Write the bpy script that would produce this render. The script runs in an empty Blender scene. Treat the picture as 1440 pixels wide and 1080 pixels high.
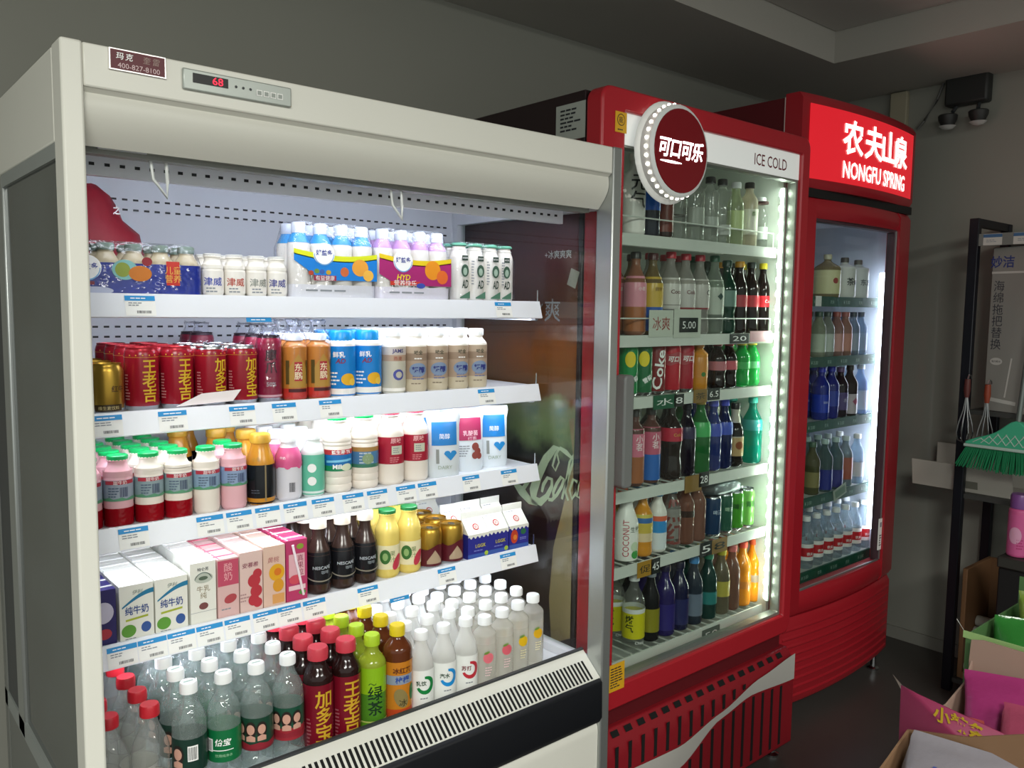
import bpy, bmesh, math, random
from mathutils import Vector, Matrix

random.seed(7)
D = bpy.data
SC = bpy.context.scene
COL = SC.collection

# ------------------------------------------------------------------ camera
FPX, CX, CY = 1164.0, 720.0, 540.0
def _ray(x, y): return Vector((x - CX, -(y - CY), -FPX))
_v1 = _ray(2085, 450).normalized()
_v2 = _ray(-280, 420); _v2 = (_v2 - _v1 * _v1.dot(_v2)).normalized()
_up = _v1.cross(_v2)
CAM = Vector((0, 0, 1.5))
ROT = Matrix((_v1, _v2, _up))
cam_data = D.cameras.new('camera')
cam_data.sensor_width = 36.0
cam_data.lens = 36.0 * FPX / 1440.0
cam_data.clip_start = 0.02
cam = D.objects.new('camera', cam_data)
cam.matrix_world = Matrix.Translation(CAM) @ ROT.to_4x4()
COL.objects.link(cam)
SC.camera = cam

# ------------------------------------------------------------------ world, light, exposure
world = D.worlds.new('world'); SC.world = world; world.use_nodes = True
world.node_tree.nodes['Background'].inputs[0].default_value = (0.84, 0.88, 0.84, 1)
world.node_tree.nodes['Background'].inputs[1].default_value = 0.64
def area(name, loc, target, size, power, col):
    l = D.lights.new(name, 'AREA'); l.energy = power; l.color = col
    l.shape = 'RECTANGLE'; l.size, l.size_y = size
    o = D.objects.new(name, l); COL.objects.link(o); o.location = loc
    o.rotation_euler = (Vector(target) - Vector(loc)).to_track_quat('-Z', 'Y').to_euler()
    return o
area('added_fill_light', (-0.9, -1.1, 2.58), (-0.9, -1.0, 0), (1.2, 0.6), 95, (1.0, 1.0, 0.93))  # unseen fill light, added behind the camera to brighten the cabinet fronts
area('added_fill_light', (1.3, -1.9, 2.58), (1.3, -1.8, 0), (1.2, 0.6), 50, (1.0, 1.0, 0.93))  # second added fill light, out of view, for the right side
vs = SC.view_settings
vs.view_transform = 'Standard'; vs.look = 'None'; vs.exposure = 0.35; vs.gamma = 1.0
vs.use_curve_mapping = False
SC.cycles.transparent_max_bounces = 24
SC.cycles.max_bounces = 16
SC.cycles.transmission_bounces = 14
SC.cycles.use_denoising = True

# ------------------------------------------------------------------ pixel -> place helpers (1440 x 1080 frame)
def _w(x, y): return ROT @ _ray(x, y)
def AY(x, y, Y): d = _w(x, y); return CAM + d * (Y / d.y)
def AX(x, y, X): d = _w(x, y); return CAM + d * (X / d.x)
def AZ(x, y, Z): d = _w(x, y); return CAM + d * ((Z - CAM.z) / d.z)

# ------------------------------------------------------------------ materials
def srgb(h):
    h = h.lstrip('#'); c = [int(h[i:i + 2], 16) / 255 for i in (0, 2, 4)]
    return [x / 12.92 if x <= .04045 else ((x + .055) / 1.055) ** 2.4 for x in c]
_mats = {}
def M(name, hexc='808080', rough=.45, metal=0.0, emit=0.0, trans=0.0, ior=1.45, coat=0.0, noise=0.0, nscale=8.0, bump=0.0, ecol=None):
    if name in _mats: return _mats[name]
    m = D.materials.new(name); m.use_nodes = True
    nt = m.node_tree; b = nt.nodes['Principled BSDF']
    c = srgb(hexc) + [1]
    b.inputs['Base Color'].default_value = c
    b.inputs['Roughness'].default_value = rough
    b.inputs['Metallic'].default_value = metal
    b.inputs['IOR'].default_value = ior
    b.inputs['Transmission Weight'].default_value = trans
    b.inputs['Coat Weight'].default_value = coat
    if emit:
        b.inputs['Emission Color'].default_value = (srgb(ecol) + [1]) if ecol else c
        b.inputs['Emission Strength'].default_value = emit
    if noise or bump:
        tc = nt.nodes.new('ShaderNodeTexCoord'); n = nt.nodes.new('ShaderNodeTexNoise')
        n.inputs['Scale'].default_value = nscale; n.inputs['Detail'].default_value = 6
        nt.links.new(tc.outputs['Object'], n.inputs['Vector'])
        if noise:
            mx = nt.nodes.new('ShaderNodeMix'); mx.data_type = 'RGBA'
            mx.inputs['A'].default_value = [x * (1 - noise) for x in c[:3]] + [1]
            mx.inputs['B'].default_value = [min(1, x * (1 + noise)) for x in c[:3]] + [1]
            nt.links.new(n.outputs['Fac'], mx.inputs['Factor'])
            nt.links.new(mx.outputs['Result'], b.inputs['Base Color'])
        if bump:
            bp = nt.nodes.new('ShaderNodeBump'); bp.inputs['Strength'].default_value = bump
            bp.inputs['Distance'].default_value = .01
            nt.links.new(n.outputs['Fac'], bp.inputs['Height'])
            nt.links.new(bp.outputs['Normal'], b.inputs['Normal'])
    _mats[name] = m
    return m
def pane(name, tint='ffffff', ior=1.45, bump=0.0, bscale=30.0, extra=0.0, rough=0.0, diff=0.0, dcol='ffffff'):
    """thin clear sheet: transparent body with a fresnel gloss (and optional milky share)"""
    if name in _mats: return _mats[name]
    m = D.materials.new(name); m.use_nodes = True; nt = m.node_tree
    for n in list(nt.nodes): nt.nodes.remove(n)
    out = nt.nodes.new('ShaderNodeOutputMaterial')
    tr = nt.nodes.new('ShaderNodeBsdfTransparent'); tr.inputs[0].default_value = srgb(tint) + [1]
    gl = nt.nodes.new('ShaderNodeBsdfGlossy'); gl.inputs['Roughness'].default_value = rough
    fr = nt.nodes.new('ShaderNodeLayerWeight'); fr.inputs['Blend'].default_value = .5
    pw = nt.nodes.new('ShaderNodeMath'); pw.operation = 'POWER'; pw.inputs[1].default_value = 5
    f0 = ((ior - 1) / (ior + 1)) ** 2
    ma = nt.nodes.new('ShaderNodeMath'); ma.operation = 'MULTIPLY_ADD'; ma.inputs[1].default_value = 1 - f0; ma.inputs[2].default_value = f0
    nt.links.new(fr.outputs['Facing'], pw.inputs[0]); nt.links.new(pw.outputs[0], ma.inputs[0])
    mx = nt.nodes.new('ShaderNodeMixShader')
    fac = ma.outputs[0]
    if extra:
        ad = nt.nodes.new('ShaderNodeMath'); ad.operation = 'ADD'; ad.use_clamp = True
        ad.inputs[1].default_value = extra; nt.links.new(fac, ad.inputs[0]); fac = ad.outputs[0]
    body = tr.outputs[0]
    if diff:
        df = nt.nodes.new('ShaderNodeBsdfDiffuse'); df.inputs[0].default_value = srgb(dcol) + [1]
        tl = nt.nodes.new('ShaderNodeBsdfTranslucent'); tl.inputs[0].default_value = srgb(dcol) + [1]
        m3 = nt.nodes.new('ShaderNodeMixShader'); m3.inputs[0].default_value = .5
        nt.links.new(df.outputs[0], m3.inputs[1]); nt.links.new(tl.outputs[0], m3.inputs[2])
        m2 = nt.nodes.new('ShaderNodeMixShader'); m2.inputs[0].default_value = diff
        nt.links.new(tr.outputs[0], m2.inputs[1]); nt.links.new(m3.outputs[0], m2.inputs[2]); body = m2.outputs[0]
    nt.links.new(fac, mx.inputs[0]); nt.links.new(body, mx.inputs[1]); nt.links.new(gl.outputs[0], mx.inputs[2])
    nt.links.new(mx.outputs[0], out.inputs['Surface'])
    if bump:
        tc = nt.nodes.new('ShaderNodeTexCoord'); n = nt.nodes.new('ShaderNodeTexNoise'); n.inputs['Scale'].default_value = bscale
        bp = nt.nodes.new('ShaderNodeBump'); bp.inputs['Strength'].default_value = bump; bp.inputs['Distance'].default_value = .01
        nt.links.new(tc.outputs['Object'], n.inputs['Vector']); nt.links.new(n.outputs['Fac'], bp.inputs['Height'])
        nt.links.new(bp.outputs['Normal'], gl.inputs['Normal'])
        nt.links.new(bp.outputs['Normal'], fr.inputs['Normal'])
    _mats[name] = m
    return m

CREAM = M('cream_enamel', 'dddcd2', .38, noise=.03, nscale=3)
WHITE = M('white_enamel', 'eceef0', .35)
SHELFW = M('white_shelf_steel', 'e9ecf2', .3)
LINER = M('white_liner', 'dfe2e8', .45)
ALU = M('brushed_aluminium', 'b4b8b6', .35, .8)
GREY = M('grey_plastic', '8c918e', .4)
DGREY = M('dark_grey_plastic', '3a3d3f', .45)
BLACK = M('black_plastic', '141517', .4)
RED = M('red_enamel', 'ab202b', .32, coat=.2)
DRED = M('dark_red_enamel', '8a1a24', .35)
SILVER = M('silver_can_metal', 'c9ccd0', .25, 1.0)
CHROME = M('chrome', 'd0d3d6', .12, 1.0)
PAPER = M('white_paper', 'f2f2ee', .6)
BLUEP = M('blue_print', '1f8fd0', .5)
INK = M('dark_ink', '23262b', .6)
GREYINK = M('grey_ink', '8b9096', .6)
PW = M('white_print', 'f6f6f4', .5)
WCAP = M('white_cap_plastic', 'f0f2f2', .35)
LED = M('cool_led', 'ffffff', .5, emit=14, ecol='eef4ff')
CLEARGLASS = pane('clear_glass', 'f4f8f6', 1.45)
SMOKE = pane('smoked_glass_painted_haze', '6c726e', 1.5, diff=.45, dcol='a0a6a0')  # grey diffuse share paints a hazy reflection into the tinted glass
FILM = pane('shrink_film', 'fbfcff', 1.42, bump=.55, bscale=45, extra=.02, rough=.12)
WATER = pane('clear_pet_water', 'f7fbfa', 1.38, bump=.9, bscale=30, extra=.07, rough=.05, diff=.18, dcol='e2f0ec')
PETCLEAR = pane('clear_pet', 'f9faf8', 1.36, bump=.4, bscale=24, extra=.02, rough=.06, diff=.13, dcol='e6e8e4')

# ------------------------------------------------------------------ mesh builder
class MB:
    def __init__(s): s.v, s.f, s.m, s.mats = [], [], [], []
    def mi(s, mat):
        if mat not in s.mats: s.mats.append(mat)
        return s.mats.index(mat)
    def add(s, verts, faces, mat):
        o = len(s.v); i = s.mi(mat)
        s.v += [tuple(v) for v in verts]
        for f in faces: s.f.append([o + k for k in f]); s.m.append(i)
        return s
    def box(s, x0, x1, y0, y1, z0, z1, mat):
        v = [(x0, y0, z0), (x1, y0, z0), (x1, y1, z0), (x0, y1, z0), (x0, y0, z1), (x1, y0, z1), (x1, y1, z1), (x0, y1, z1)]
        return s.add(v, [(0, 3, 2, 1), (4, 5, 6, 7), (0, 1, 5, 4), (1, 2, 6, 5), (2, 3, 7, 6), (3, 0, 4, 7)], mat)
    def extrude(s, poly, axis, a, b, mat):
        """poly: 2D points; axis 'x' -> (y,z), 'y' -> (x,z), 'z' -> (x,y)"""
        def p(q, t): return {'x': (t, q[0], q[1]), 'y': (q[0], t, q[1]), 'z': (q[0], q[1], t)}[axis]
        n = len(poly); v = [p(q, a) for q in poly] + [p(q, b) for q in poly]
        f = [list(range(n))[::-1], list(range(n, 2 * n))] + [[i, (i + 1) % n, n + (i + 1) % n, n + i] for i in range(n)]
        return s.add(v, f, mat)
    def sheet(s, poly, axis, a, b, mat):
        """open profile swept between a and b"""
        def p(q, t): return {'x': (t, q[0], q[1]), 'y': (q[0], t, q[1]), 'z': (q[0], q[1], t)}[axis]
        n = len(poly); v = [p(q, a) for q in poly] + [p(q, b) for q in poly]
        return s.add(v, [[i, i + 1, n + i + 1, n + i] for i in range(n - 1)], mat)
    def ring(s, outer, inner, axis, a, b, mat):
        """frame: two closed loops with the same count, extruded"""
        def p(q, t): return {'x': (t, q[0], q[1]), 'y': (q[0], t, q[1]), 'z': (q[0], q[1], t)}[axis]
        n = len(outer)
        v = [p(q, a) for q in outer] + [p(q, a) for q in inner] + [p(q, b) for q in outer] + [p(q, b) for q in inner]
        f = []
        for i in range(n):
            j = (i + 1) % n
            f += [[i, j, n + j, n + i], [2 * n + i, 3 * n + i, 3 * n + j, 2 * n + j], [i, 2 * n + i, 2 * n + j, j], [n + i, n + j, 3 * n + j, 3 * n + i]]
        return s.add(v, f, mat)
    def lathe(s, prof, mats, seg=20, cx=0, cy=0, z0=0):
        v, f, ms = [], [], []
        rows = []
        for r, z in prof:
            if r < 1e-6: rows.append([len(v)]); v.append((cx, cy, z0 + z))
            else:
                rows.append(list(range(len(v), len(v) + seg)))
                v += [(cx + r * math.cos(2 * math.pi * k / seg), cy + r * math.sin(2 * math.pi * k / seg), z0 + z) for k in range(seg)]
        for i in range(len(prof) - 1):
            a, b = rows[i], rows[i + 1]
            mt = mats[i] if isinstance(mats, (list, tuple)) else mats
            fs = []
            for k in range(seg):
                l = (k + 1) % seg
                if len(a) == 1 and len(b) == 1: continue
                if len(a) == 1: fs.append([a[0], b[l], b[k]])
                elif len(b) == 1: fs.append([a[k], a[l], b[0]])
                else: fs.append([a[k], a[l], b[l], b[k]])
            f.append((fs, mt))
        o = len(s.v); s.v += v
        for fs, mt in f:
            i = s.mi(mt)
            for q in fs: s.f.append([o + k for k in q]); s.m.append(i)
        return s
    def tube(s, pts, r, mat, seg=8, closed=False):
        pts = [Vector(p) for p in pts]; n = len(pts); v = []
        for i, p in enumerate(pts):
            a = pts[(i - 1) % n] if (i or closed) else p; b = pts[(i + 1) % n] if (i < n - 1 or closed) else p
            t = (b - a).normalized(); u = t.orthogonal().normalized() if abs(t.z) > .9 else t.cross(Vector((0, 0, 1))).normalized()
            w = t.cross(u)
            rr = r[i] if isinstance(r, (list, tuple)) else r
            v += [p + (u * math.cos(2 * math.pi * k / seg) + w * math.sin(2 * math.pi * k / seg)) * rr for k in range(seg)]
        f = []
        for i in range(n if closed else n - 1):
            j = (i + 1) % n
            f += [[i * seg + k, i * seg + (k + 1) % seg, j * seg + (k + 1) % seg, j * seg + k] for k in range(seg)]
        if not closed: f += [list(range(seg))[::-1], [(n - 1) * seg + k for k in range(seg)]]
        return s.add(v, f, mat)
    def loft(s, rings, mat, cap=True):
        n = len(rings[0]); v = [p for r in rings for p in r]
        f = [[i * n + k, i * n + (k + 1) % n, (i + 1) * n + (k + 1) % n, (i + 1) * n + k] for i in range(len(rings) - 1) for k in range(n)]
        if cap: f += [list(range(n))[::-1], [(len(rings) - 1) * n + k for k in range(n)]]
        return s.add(v, f, mat)
    def put(s, geo, fn, mat, du=0, dv=0, rot=0):
        c, sn = math.cos(rot), math.sin(rot)
        P = [(u * c - v * sn + du, u * sn + v * c + dv) for u, v in geo[0]]
        Q = [Vector(fn(*p)) for p in P]; F = []
        todo = [[f[0], f[i], f[i + 1]] for f in geo[1] for i in range(1, len(f) - 1)] if len(geo[1]) else []
        mids = {}; n = 0
        def bad(a, b):
            m = ((P[a][0] + P[b][0]) / 2, (P[a][1] + P[b][1]) / 2)
            return ((Q[a] + Q[b]) / 2 - Vector(fn(*m))).length > .00022
        while todo:
            t = todo.pop(); n += 1
            es = [(t[i], t[(i + 1) % 3], t[(i + 2) % 3]) for i in range(3)]
            es = [e for e in es if bad(e[0], e[1])] if n < 6000 else []
            if not es: F.append(t); continue
            a, b, o = max(es, key=lambda e: (Q[e[0]] - Q[e[1]]).length)
            k = (min(a, b), max(a, b))
            if k not in mids:
                m = ((P[a][0] + P[b][0]) / 2, (P[a][1] + P[b][1]) / 2); P.append(m); Q.append(Vector(fn(*m))); mids[k] = len(P) - 1
            m = mids[k]; todo += [[a, m, o], [m, b, o]]
        return s.add(Q, F, mat)
    def mesh(s, name, angle=40):
        me = D.meshes.new(name); me.from_pydata(s.v, [], s.f)
        for m in s.mats: me.materials.append(m)
        me.polygons.foreach_set('material_index', s.m)
        me.polygons.foreach_set('use_smooth', [True] * len(s.f))
        me.update()
        me.set_sharp_from_angle(angle=math.radians(angle))
        return me
def link(name, me, parent=None, loc=(0, 0, 0), bevel=0.0):
    o = D.objects.new(name, me); COL.objects.link(o); o.location = loc
    if parent is not None: o.parent = parent
    if bevel:
        b = o.modifiers.new('bevel', 'BEVEL'); b.width = bevel; b.segments = 2; b.limit_method = 'ANGLE'; b.angle_limit = math.radians(50)
    return o
def part(parent, name, mb, bevel=0.0, angle=40): return link(name, mb.mesh(name, angle), parent, bevel=bevel)
def thing(name, label, cat, loc=(0, 0, 0), rz=0.0, group=None):
    o = D.objects.new(name, None); COL.objects.link(o); o.location = loc; o.rotation_euler = (0, 0, rz)
    o.empty_display_size = .05
    tag(o, label, cat, group); return o
ORD = ['first', 'second', 'third', 'fourth', 'fifth', 'sixth', 'seventh', 'eighth']
def tag(o, label=None, cat=None, group=None, kind=None):
    if label: o['label'] = label
    if cat: o['category'] = cat
    if group: o['group'] = group
    if kind: o['kind'] = kind
    return o
def struct(name, mb, bevel=0): return tag(part(None, name, mb, bevel), kind='structure')

# ------------------------------------------------------------------ flat print shapes
_tc = {}
def g_text(t, h=None, w=None, bold=0.0, shear=0.0, line=1.0, space=1.0):
    key = (t, bold, shear, line, space)
    if key not in _tc:
        cu = D.curves.new('lettering', 'FONT'); cu.body = t; cu.align_x = 'CENTER'; cu.size = 1
        cu.offset = bold; cu.shear = shear; cu.resolution_u = 2; cu.space_line = line; cu.space_character = space
        ob = D.objects.new('lettering', cu)
        me = ob.to_mesh()
        vs_ = [(v.co.x, v.co.y) for v in me.vertices]; fs = [list(p.vertices) for p in me.polygons]
        ob.to_mesh_clear(); D.objects.remove(ob); D.curves.remove(cu)
        _tc[key] = (vs_, fs)
    vs_, fs = _tc[key]
    if not vs_: return ([], [])
    x0 = min(v[0] for v in vs_); x1 = max(v[0] for v in vs_); y0 = min(v[1] for v in vs_); y1 = max(v[1] for v in vs_)
    sy = h / (y1 - y0) if h else None; sx = w / (x1 - x0) if w else None
    sx = sx or sy; sy = sy or sx
    return ([((x - (x0 + x1) / 2) * sx, (y - (y0 + y1) / 2) * sy) for x, y in vs_], fs)
def g_band(u0, u1, bot, top, n=8):
    v = []; f = []
    for i in range(n + 1):
        u = u0 + (u1 - u0) * i / n
        v += [(u, bot(u) if callable(bot) else bot), (u, top(u) if callable(top) else top)]
        if i: f.append([2 * i - 2, 2 * i, 2 * i + 1, 2 * i - 1])
    return v, f
def g_rect(w, h, n=4): return g_band(-w / 2, w / 2, -h / 2, h / 2, n)
def g_ell(a, b, n=12):
    e = lambda u: b * math.sqrt(max(0, 1 - (u / a) ** 2))
    us = [-a * math.cos(math.pi * i / n) for i in range(n + 1)]
    v = []; f = []
    for i, u in enumerate(us):
        v += [(u, -e(u) - 1e-6), (u, e(u) + 1e-6)]
        if i: f.append([2 * i - 2, 2 * i, 2 * i + 1, 2 * i - 1])
    return v, f
def g_arc(r, wdt, a0, a1, n=14):
    v = []; f = []
    for i in range(n + 1):
        a = math.radians(a0 + (a1 - a0) * i / n); k = wdt * (0.55 + .45 * math.sin(math.pi * i / n))
        v += [((r - k / 2) * math.cos(a), (r - k / 2) * math.sin(a)), ((r + k / 2) * math.cos(a), (r + k / 2) * math.sin(a))]
        if i: f.append([2 * i - 2, 2 * i, 2 * i + 1, 2 * i - 1])
    return v, f
def g_heart(s):
    n = 16; pts = []
    for i in range(n + 1):
        u = -1 + 2 * i / n
        top = .38 * math.sqrt(max(0, 1 - (abs(abs(u) - .5) / .5) ** 2)) + .32
        bot = -(1 - abs(u)) * 1.0 + .22
        pts.append((u * s, min(bot, top) * s, top * s))
    v = []; f = []
    for i, (u, b, t) in enumerate(pts):
        v += [(u, b), (u, t)]
        if i: f.append([2 * i - 2, 2 * i, 2 * i + 1, 2 * i - 1])
    return v, f
def g_bars(w, h, n):
    v = []; f = []
    rnd = random.Random(n)
    x = -w / 2; st = w / n
    for i in range(n):
        ww = st * rnd.uniform(.3, .7); o = len(v)
        v += [(x, -h / 2), (x + ww, -h / 2), (x + ww, h / 2), (x, h / 2)]; f.append([o, o + 1, o + 2, o + 3]); x += st
    return v, f
def g_lines(w, h, n, seed=1):
    v = []; f = []; rnd = random.Random(seed)
    for i in range(n):
        y = h / 2 - h * (i + .5) / n; t = h / n * .22; ww = w * rnd.uniform(.55, 1); o = len(v)
        for k in range(3):
            a = -w / 2 + ww * k / 3 + .02 * w; b = -w / 2 + ww * (k + 1) / 3 - .02 * w; o = len(v)
            v += [(a, y - t), (b, y - t), (b, y + t), (a, y + t)]; f.append([o, o + 1, o + 2, o + 3])
    return v, f
def cyl(R, th=0.0):
    t0 = math.radians(th)
    return lambda u, v: (R * math.sin(u / R + t0), -R * math.cos(u / R + t0), v)
def front(y, x=0.0, z=0.0): return lambda u, v: (x + u, y, z + v)
def side(x, y=0.0, z=0.0): return lambda u, v: (x, y - u, z + v)

# ================================================================== the room
def rrect(x0, x1, z0, z1, r, n=4):
    pts = []
    for cx, cz, a0 in ((x1 - r, z0 + r, -90), (x1 - r, z1 - r, 0), (x0 + r, z1 - r, 90), (x0 + r, z0 + r, 180)):
        for i in range(n + 1):
            a = math.radians(a0 + 90 * i / n); pts.append((cx + r * math.cos(a), cz + r * math.sin(a)))
    return pts
WALLM = M('grey_wall_paint', '8e8e85', .8, noise=.05, nscale=1.5, bump=.03)
CEILM = M('grey_ceiling_paint', 'c2bfb6', .85, noise=.04, nscale=2)
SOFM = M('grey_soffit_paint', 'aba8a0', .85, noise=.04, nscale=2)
FLOORM = M('dark_stone_floor', '4b4744', .4, noise=.12, nscale=5)
TILEM = M('ceiling_tile', 'b5b2ac', .9)
XW, YW, YR, XL = 3.78, 2.25, -2.6, -3.0
struct('floor', MB().box(XL, XW, YR, YW, -.05, 0, FLOORM))
struct('wall_back', MB().box(XL, XW + .1, YW, YW + .1, 0, 2.8, WALLM))
struct('wall_right', MB().box(XW, XW + .1, YR, YW, 0, 2.8, WALLM))
RX, RY, ZS, ZC = 3.16, 1.75, 2.48, 2.60
c = struct('ceiling', MB().box(XL, XW, YR, YW, ZC + .012, ZC + .06, CEILM))
tiles = MB().box(-.295, .295, -.295, .295, 0, .012, TILEM).mesh('ceiling_tile')
for i in range(5):
    for j in range(4):
        o = link('ceiling_tile', tiles, c, (RX - .30 - i * .6, RY - .30 - j * .6, ZC))
sof = MB().box(XL, XW, RY, YW, ZS, ZC + .012, SOFM); sof.box(RX, XW, YR, RY, ZS, ZC + .012, SOFM)
tag(part(None, 'trim_1', sof), kind='structure')
tag(part(None, 'baseboard_right', MB().box(XW - .012, XW, YR, YW, 0, .055, M('pale_skirting', '8d8c84', .5))), kind='structure')
tag(part(None, 'baseboard_back', MB().box(XL, XW - .012, YW - .012, YW, 0, .055, M('pale_skirting'))), kind='structure')

# pale conduit box on the end wall, twin-head emergency light and its cable
b = MB().box(XW - .03, XW, 1.725, 1.80, 2.20, 2.475, M('pale_beige_plastic', 'a39c86', .6))
tag(part(None, 'conduit_cover', b, .004), 'pale beige upright conduit cover high on the end wall', 'conduit')
el = thing('emergency_light', 'dark twin head emergency light mounted high on the grey end wall', 'emergency light', (XW, 1.47, 2.40))
part(el, 'housing', MB().box(-.06, 0, -.085, .085, -.03, .125, M('dark_lamp_plastic', '2b2c2b', .5)), .01)
for s in (-1, 1):
    part(el, 'bracket', MB().tube([(-.03, s * .045, -.03), (-.05, s * .05, -.055)], .008, DGREY))
    hd = part(el, 'lamp_head', MB().lathe([(0, -.035), (.022, -.035), (.036, -.005), (.038, .012), (.034, .016)], M('dark_lamp_plastic'), 16, -.07, s * .06, -.085))
    part(hd, 'lens', MB().lathe([(.034, -.03), (.02, -.042), (0, -.046)], M('lamp_lens', 'd8dad8', .15, .3), 16, -.07, s * .06, -.085))
tag(part(None, 'wall_cable', MB().tube([AX(1332, 95, XW - .012), AX(1329, 112, XW - .012), AX(1318, 140, XW - .012), AX(1300, 170, XW - .012), AX(1290, 182, XW - .012)], .006, M('grey_cable', '6a6a66', .5))), 'thin grey cable running down the end wall from the emergency light', 'cable')

# ================================================================== open display chiller
ch = thing('open_display_chiller', 'cream open-front multideck display chiller with four lit shelves and a bottom tray', 'chiller', (0, 0, 0))
CXL, CXR, CYF, CYB, CZT = .296, 1.478, 1.34, 2.03, 1.875
part(ch, 'top_panel', MB().box(CXL + .004, CXR - .004, CYF + .02, CYB, CZT - .016, CZT - .002, CREAM), .003)
part(ch, 'fascia', MB().box(.326, 1.448, CYF, CYF + .02, 1.812, CZT - .001, CREAM), .003)
for x0 in (CXL, 1.448):
    part(ch, 'upright_post', MB().box(x0, x0 + .03, CYF - .003, CYF + .05, .06, CZT, CREAM if x0 == CXL else ALU), .004)
# blind roll: convex valance under the fascia
arc = [(CYF + .004, 1.812)] + [(CYF + .012 - .016 * math.sin(a) + .05 * (1 - math.cos(a)), 1.806 - .072 * a / 1.5) for a in [1.5 * i / 12 for i in range(13)]]
part(ch, 'valance', MB().sheet(arc, 'x', .327, 1.447, M('cream_valance', 'd0cfc5', .4)))
rl = MB().box(.335, 1.44, 1.405, 1.43, 1.728, 1.742, M('grey_rail', '8f918a', .4)); rl.box(.358, .43, 1.40, 1.404, 1.735, 1.741, WHITE).box(.43, 1.43, 1.40, 1.404, 1.735, 1.740, M('grey_rail_front', 'a6a89f', .35))  # short white piece paints a highlight onto the grey rail
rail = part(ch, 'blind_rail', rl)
for px, py in ((222, 236), (556, 256)):
    p = AY(px, py, 1.42)
    part(ch, 'blind_hook', MB().tube([(p.x - .012, 1.42, 1.735), (p.x - .008, 1.418, 1.70), (p.x + .012, 1.414, 1.672), (p.x + .014, 1.418, 1.70), (p.x + .013, 1.42, 1.735)], .0028, M('clear_hook_plastic', 'd9dcda', .2)))
op = MB().box(.33, 1.445, 1.50, 1.512, 1.708, 1.765, SHELFW)
outl = part(ch, 'outlet_rail', op)
sl = MB()
for i in range(46):
    x = .345 + i * .0238; sl.box(x, x + .008, 1.4985, 1.5, 1.724, 1.729, BLACK)
tag(part(outl, 'outlet_holes', sl), kind='stuff')
ceil = MB().extrude([(1.43, 1.74), (1.50, 1.765), (1.70, 1.80), (1.965, 1.80), (1.965, 1.86), (1.43, 1.86)], 'x', .327, 1.447, LINER)
part(ch, 'inner_ceiling', ceil)
part(ch, 'canopy_lamp', MB().box(.36, 1.42, 1.515, 1.535, 1.752, 1.758, M('canopy_led', 'ffffff', .5, emit=9, ecol='f2f6ff')))
bk = part(ch, 'back_panel', MB().box(.327, 1.447, 1.962, 1.99, .58, 1.80, LINER))
sl = MB()
rows = [1.724, 1.702]
for zt in (1.513, 1.300, 1.09, .873): rows += [zt - .046, zt - .068, zt - .090]
for z in rows:
    for i in range(48):
        x = .342 + i * .0228; sl.box(x, x + .011, 1.9605, 1.962, z, z + .0042, BLACK)
tag(part(bk, 'perforations', sl), kind='stuff')
# side walls
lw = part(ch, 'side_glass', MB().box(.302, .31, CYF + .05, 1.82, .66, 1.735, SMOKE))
part(ch, 'side_top_panel', MB().box(CXL, .326, CYF + .05, CYB, 1.735, CZT - .003, CREAM), .003)
part(ch, 'side_rail', MB().box(CXL + .001, .326, CYF + .05, 1.83, 1.712, 1.735, GREY))
part(ch, 'side_rail', MB().box(CXL, .326, CYF + .05, CYB, .63, .665, GREY))
part(ch, 'rear_post', MB().box(CXL, .326, 1.82, 1.88, .63, 1.735, ALU), .003)
part(ch, 'side_rear_panel', MB().box(CXL + .003, .326, 1.88, CYB, .63, 1.735, DGREY))
part(ch, 'side_lower_panel', MB().box(CXL + .002, .326, CYF + .05, CYB, .06, .63, M('grey_enamel', '6f716c', .45)))
part(ch, 'side_glass', MB().box(1.462, 1.468, CYF + .047, 1.96, .60, 1.735, CLEARGLASS))
part(ch, 'side_rail', MB().box(1.448, 1.476, CYF + .047, CYB, 1.735, CZT - .02, LINER))
part(ch, 'side_rail', MB().box(1.447, 1.476, CYF + .047, CYB, .57, .625, LINER))
part(ch, 'side_lower_panel', MB().box(1.448, 1.476, CYF + .047, CYB, .06, .57, M('grey_enamel')))
part(ch, 'rear_post', MB().box(1.447, 1.476, 1.94, CYB, .60, 1.735, LINER))
part(ch, 'rear_panel', MB().box(CXL, CXR, 2.0, CYB, .06, CZT - .016, M('grey_enamel')))
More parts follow.
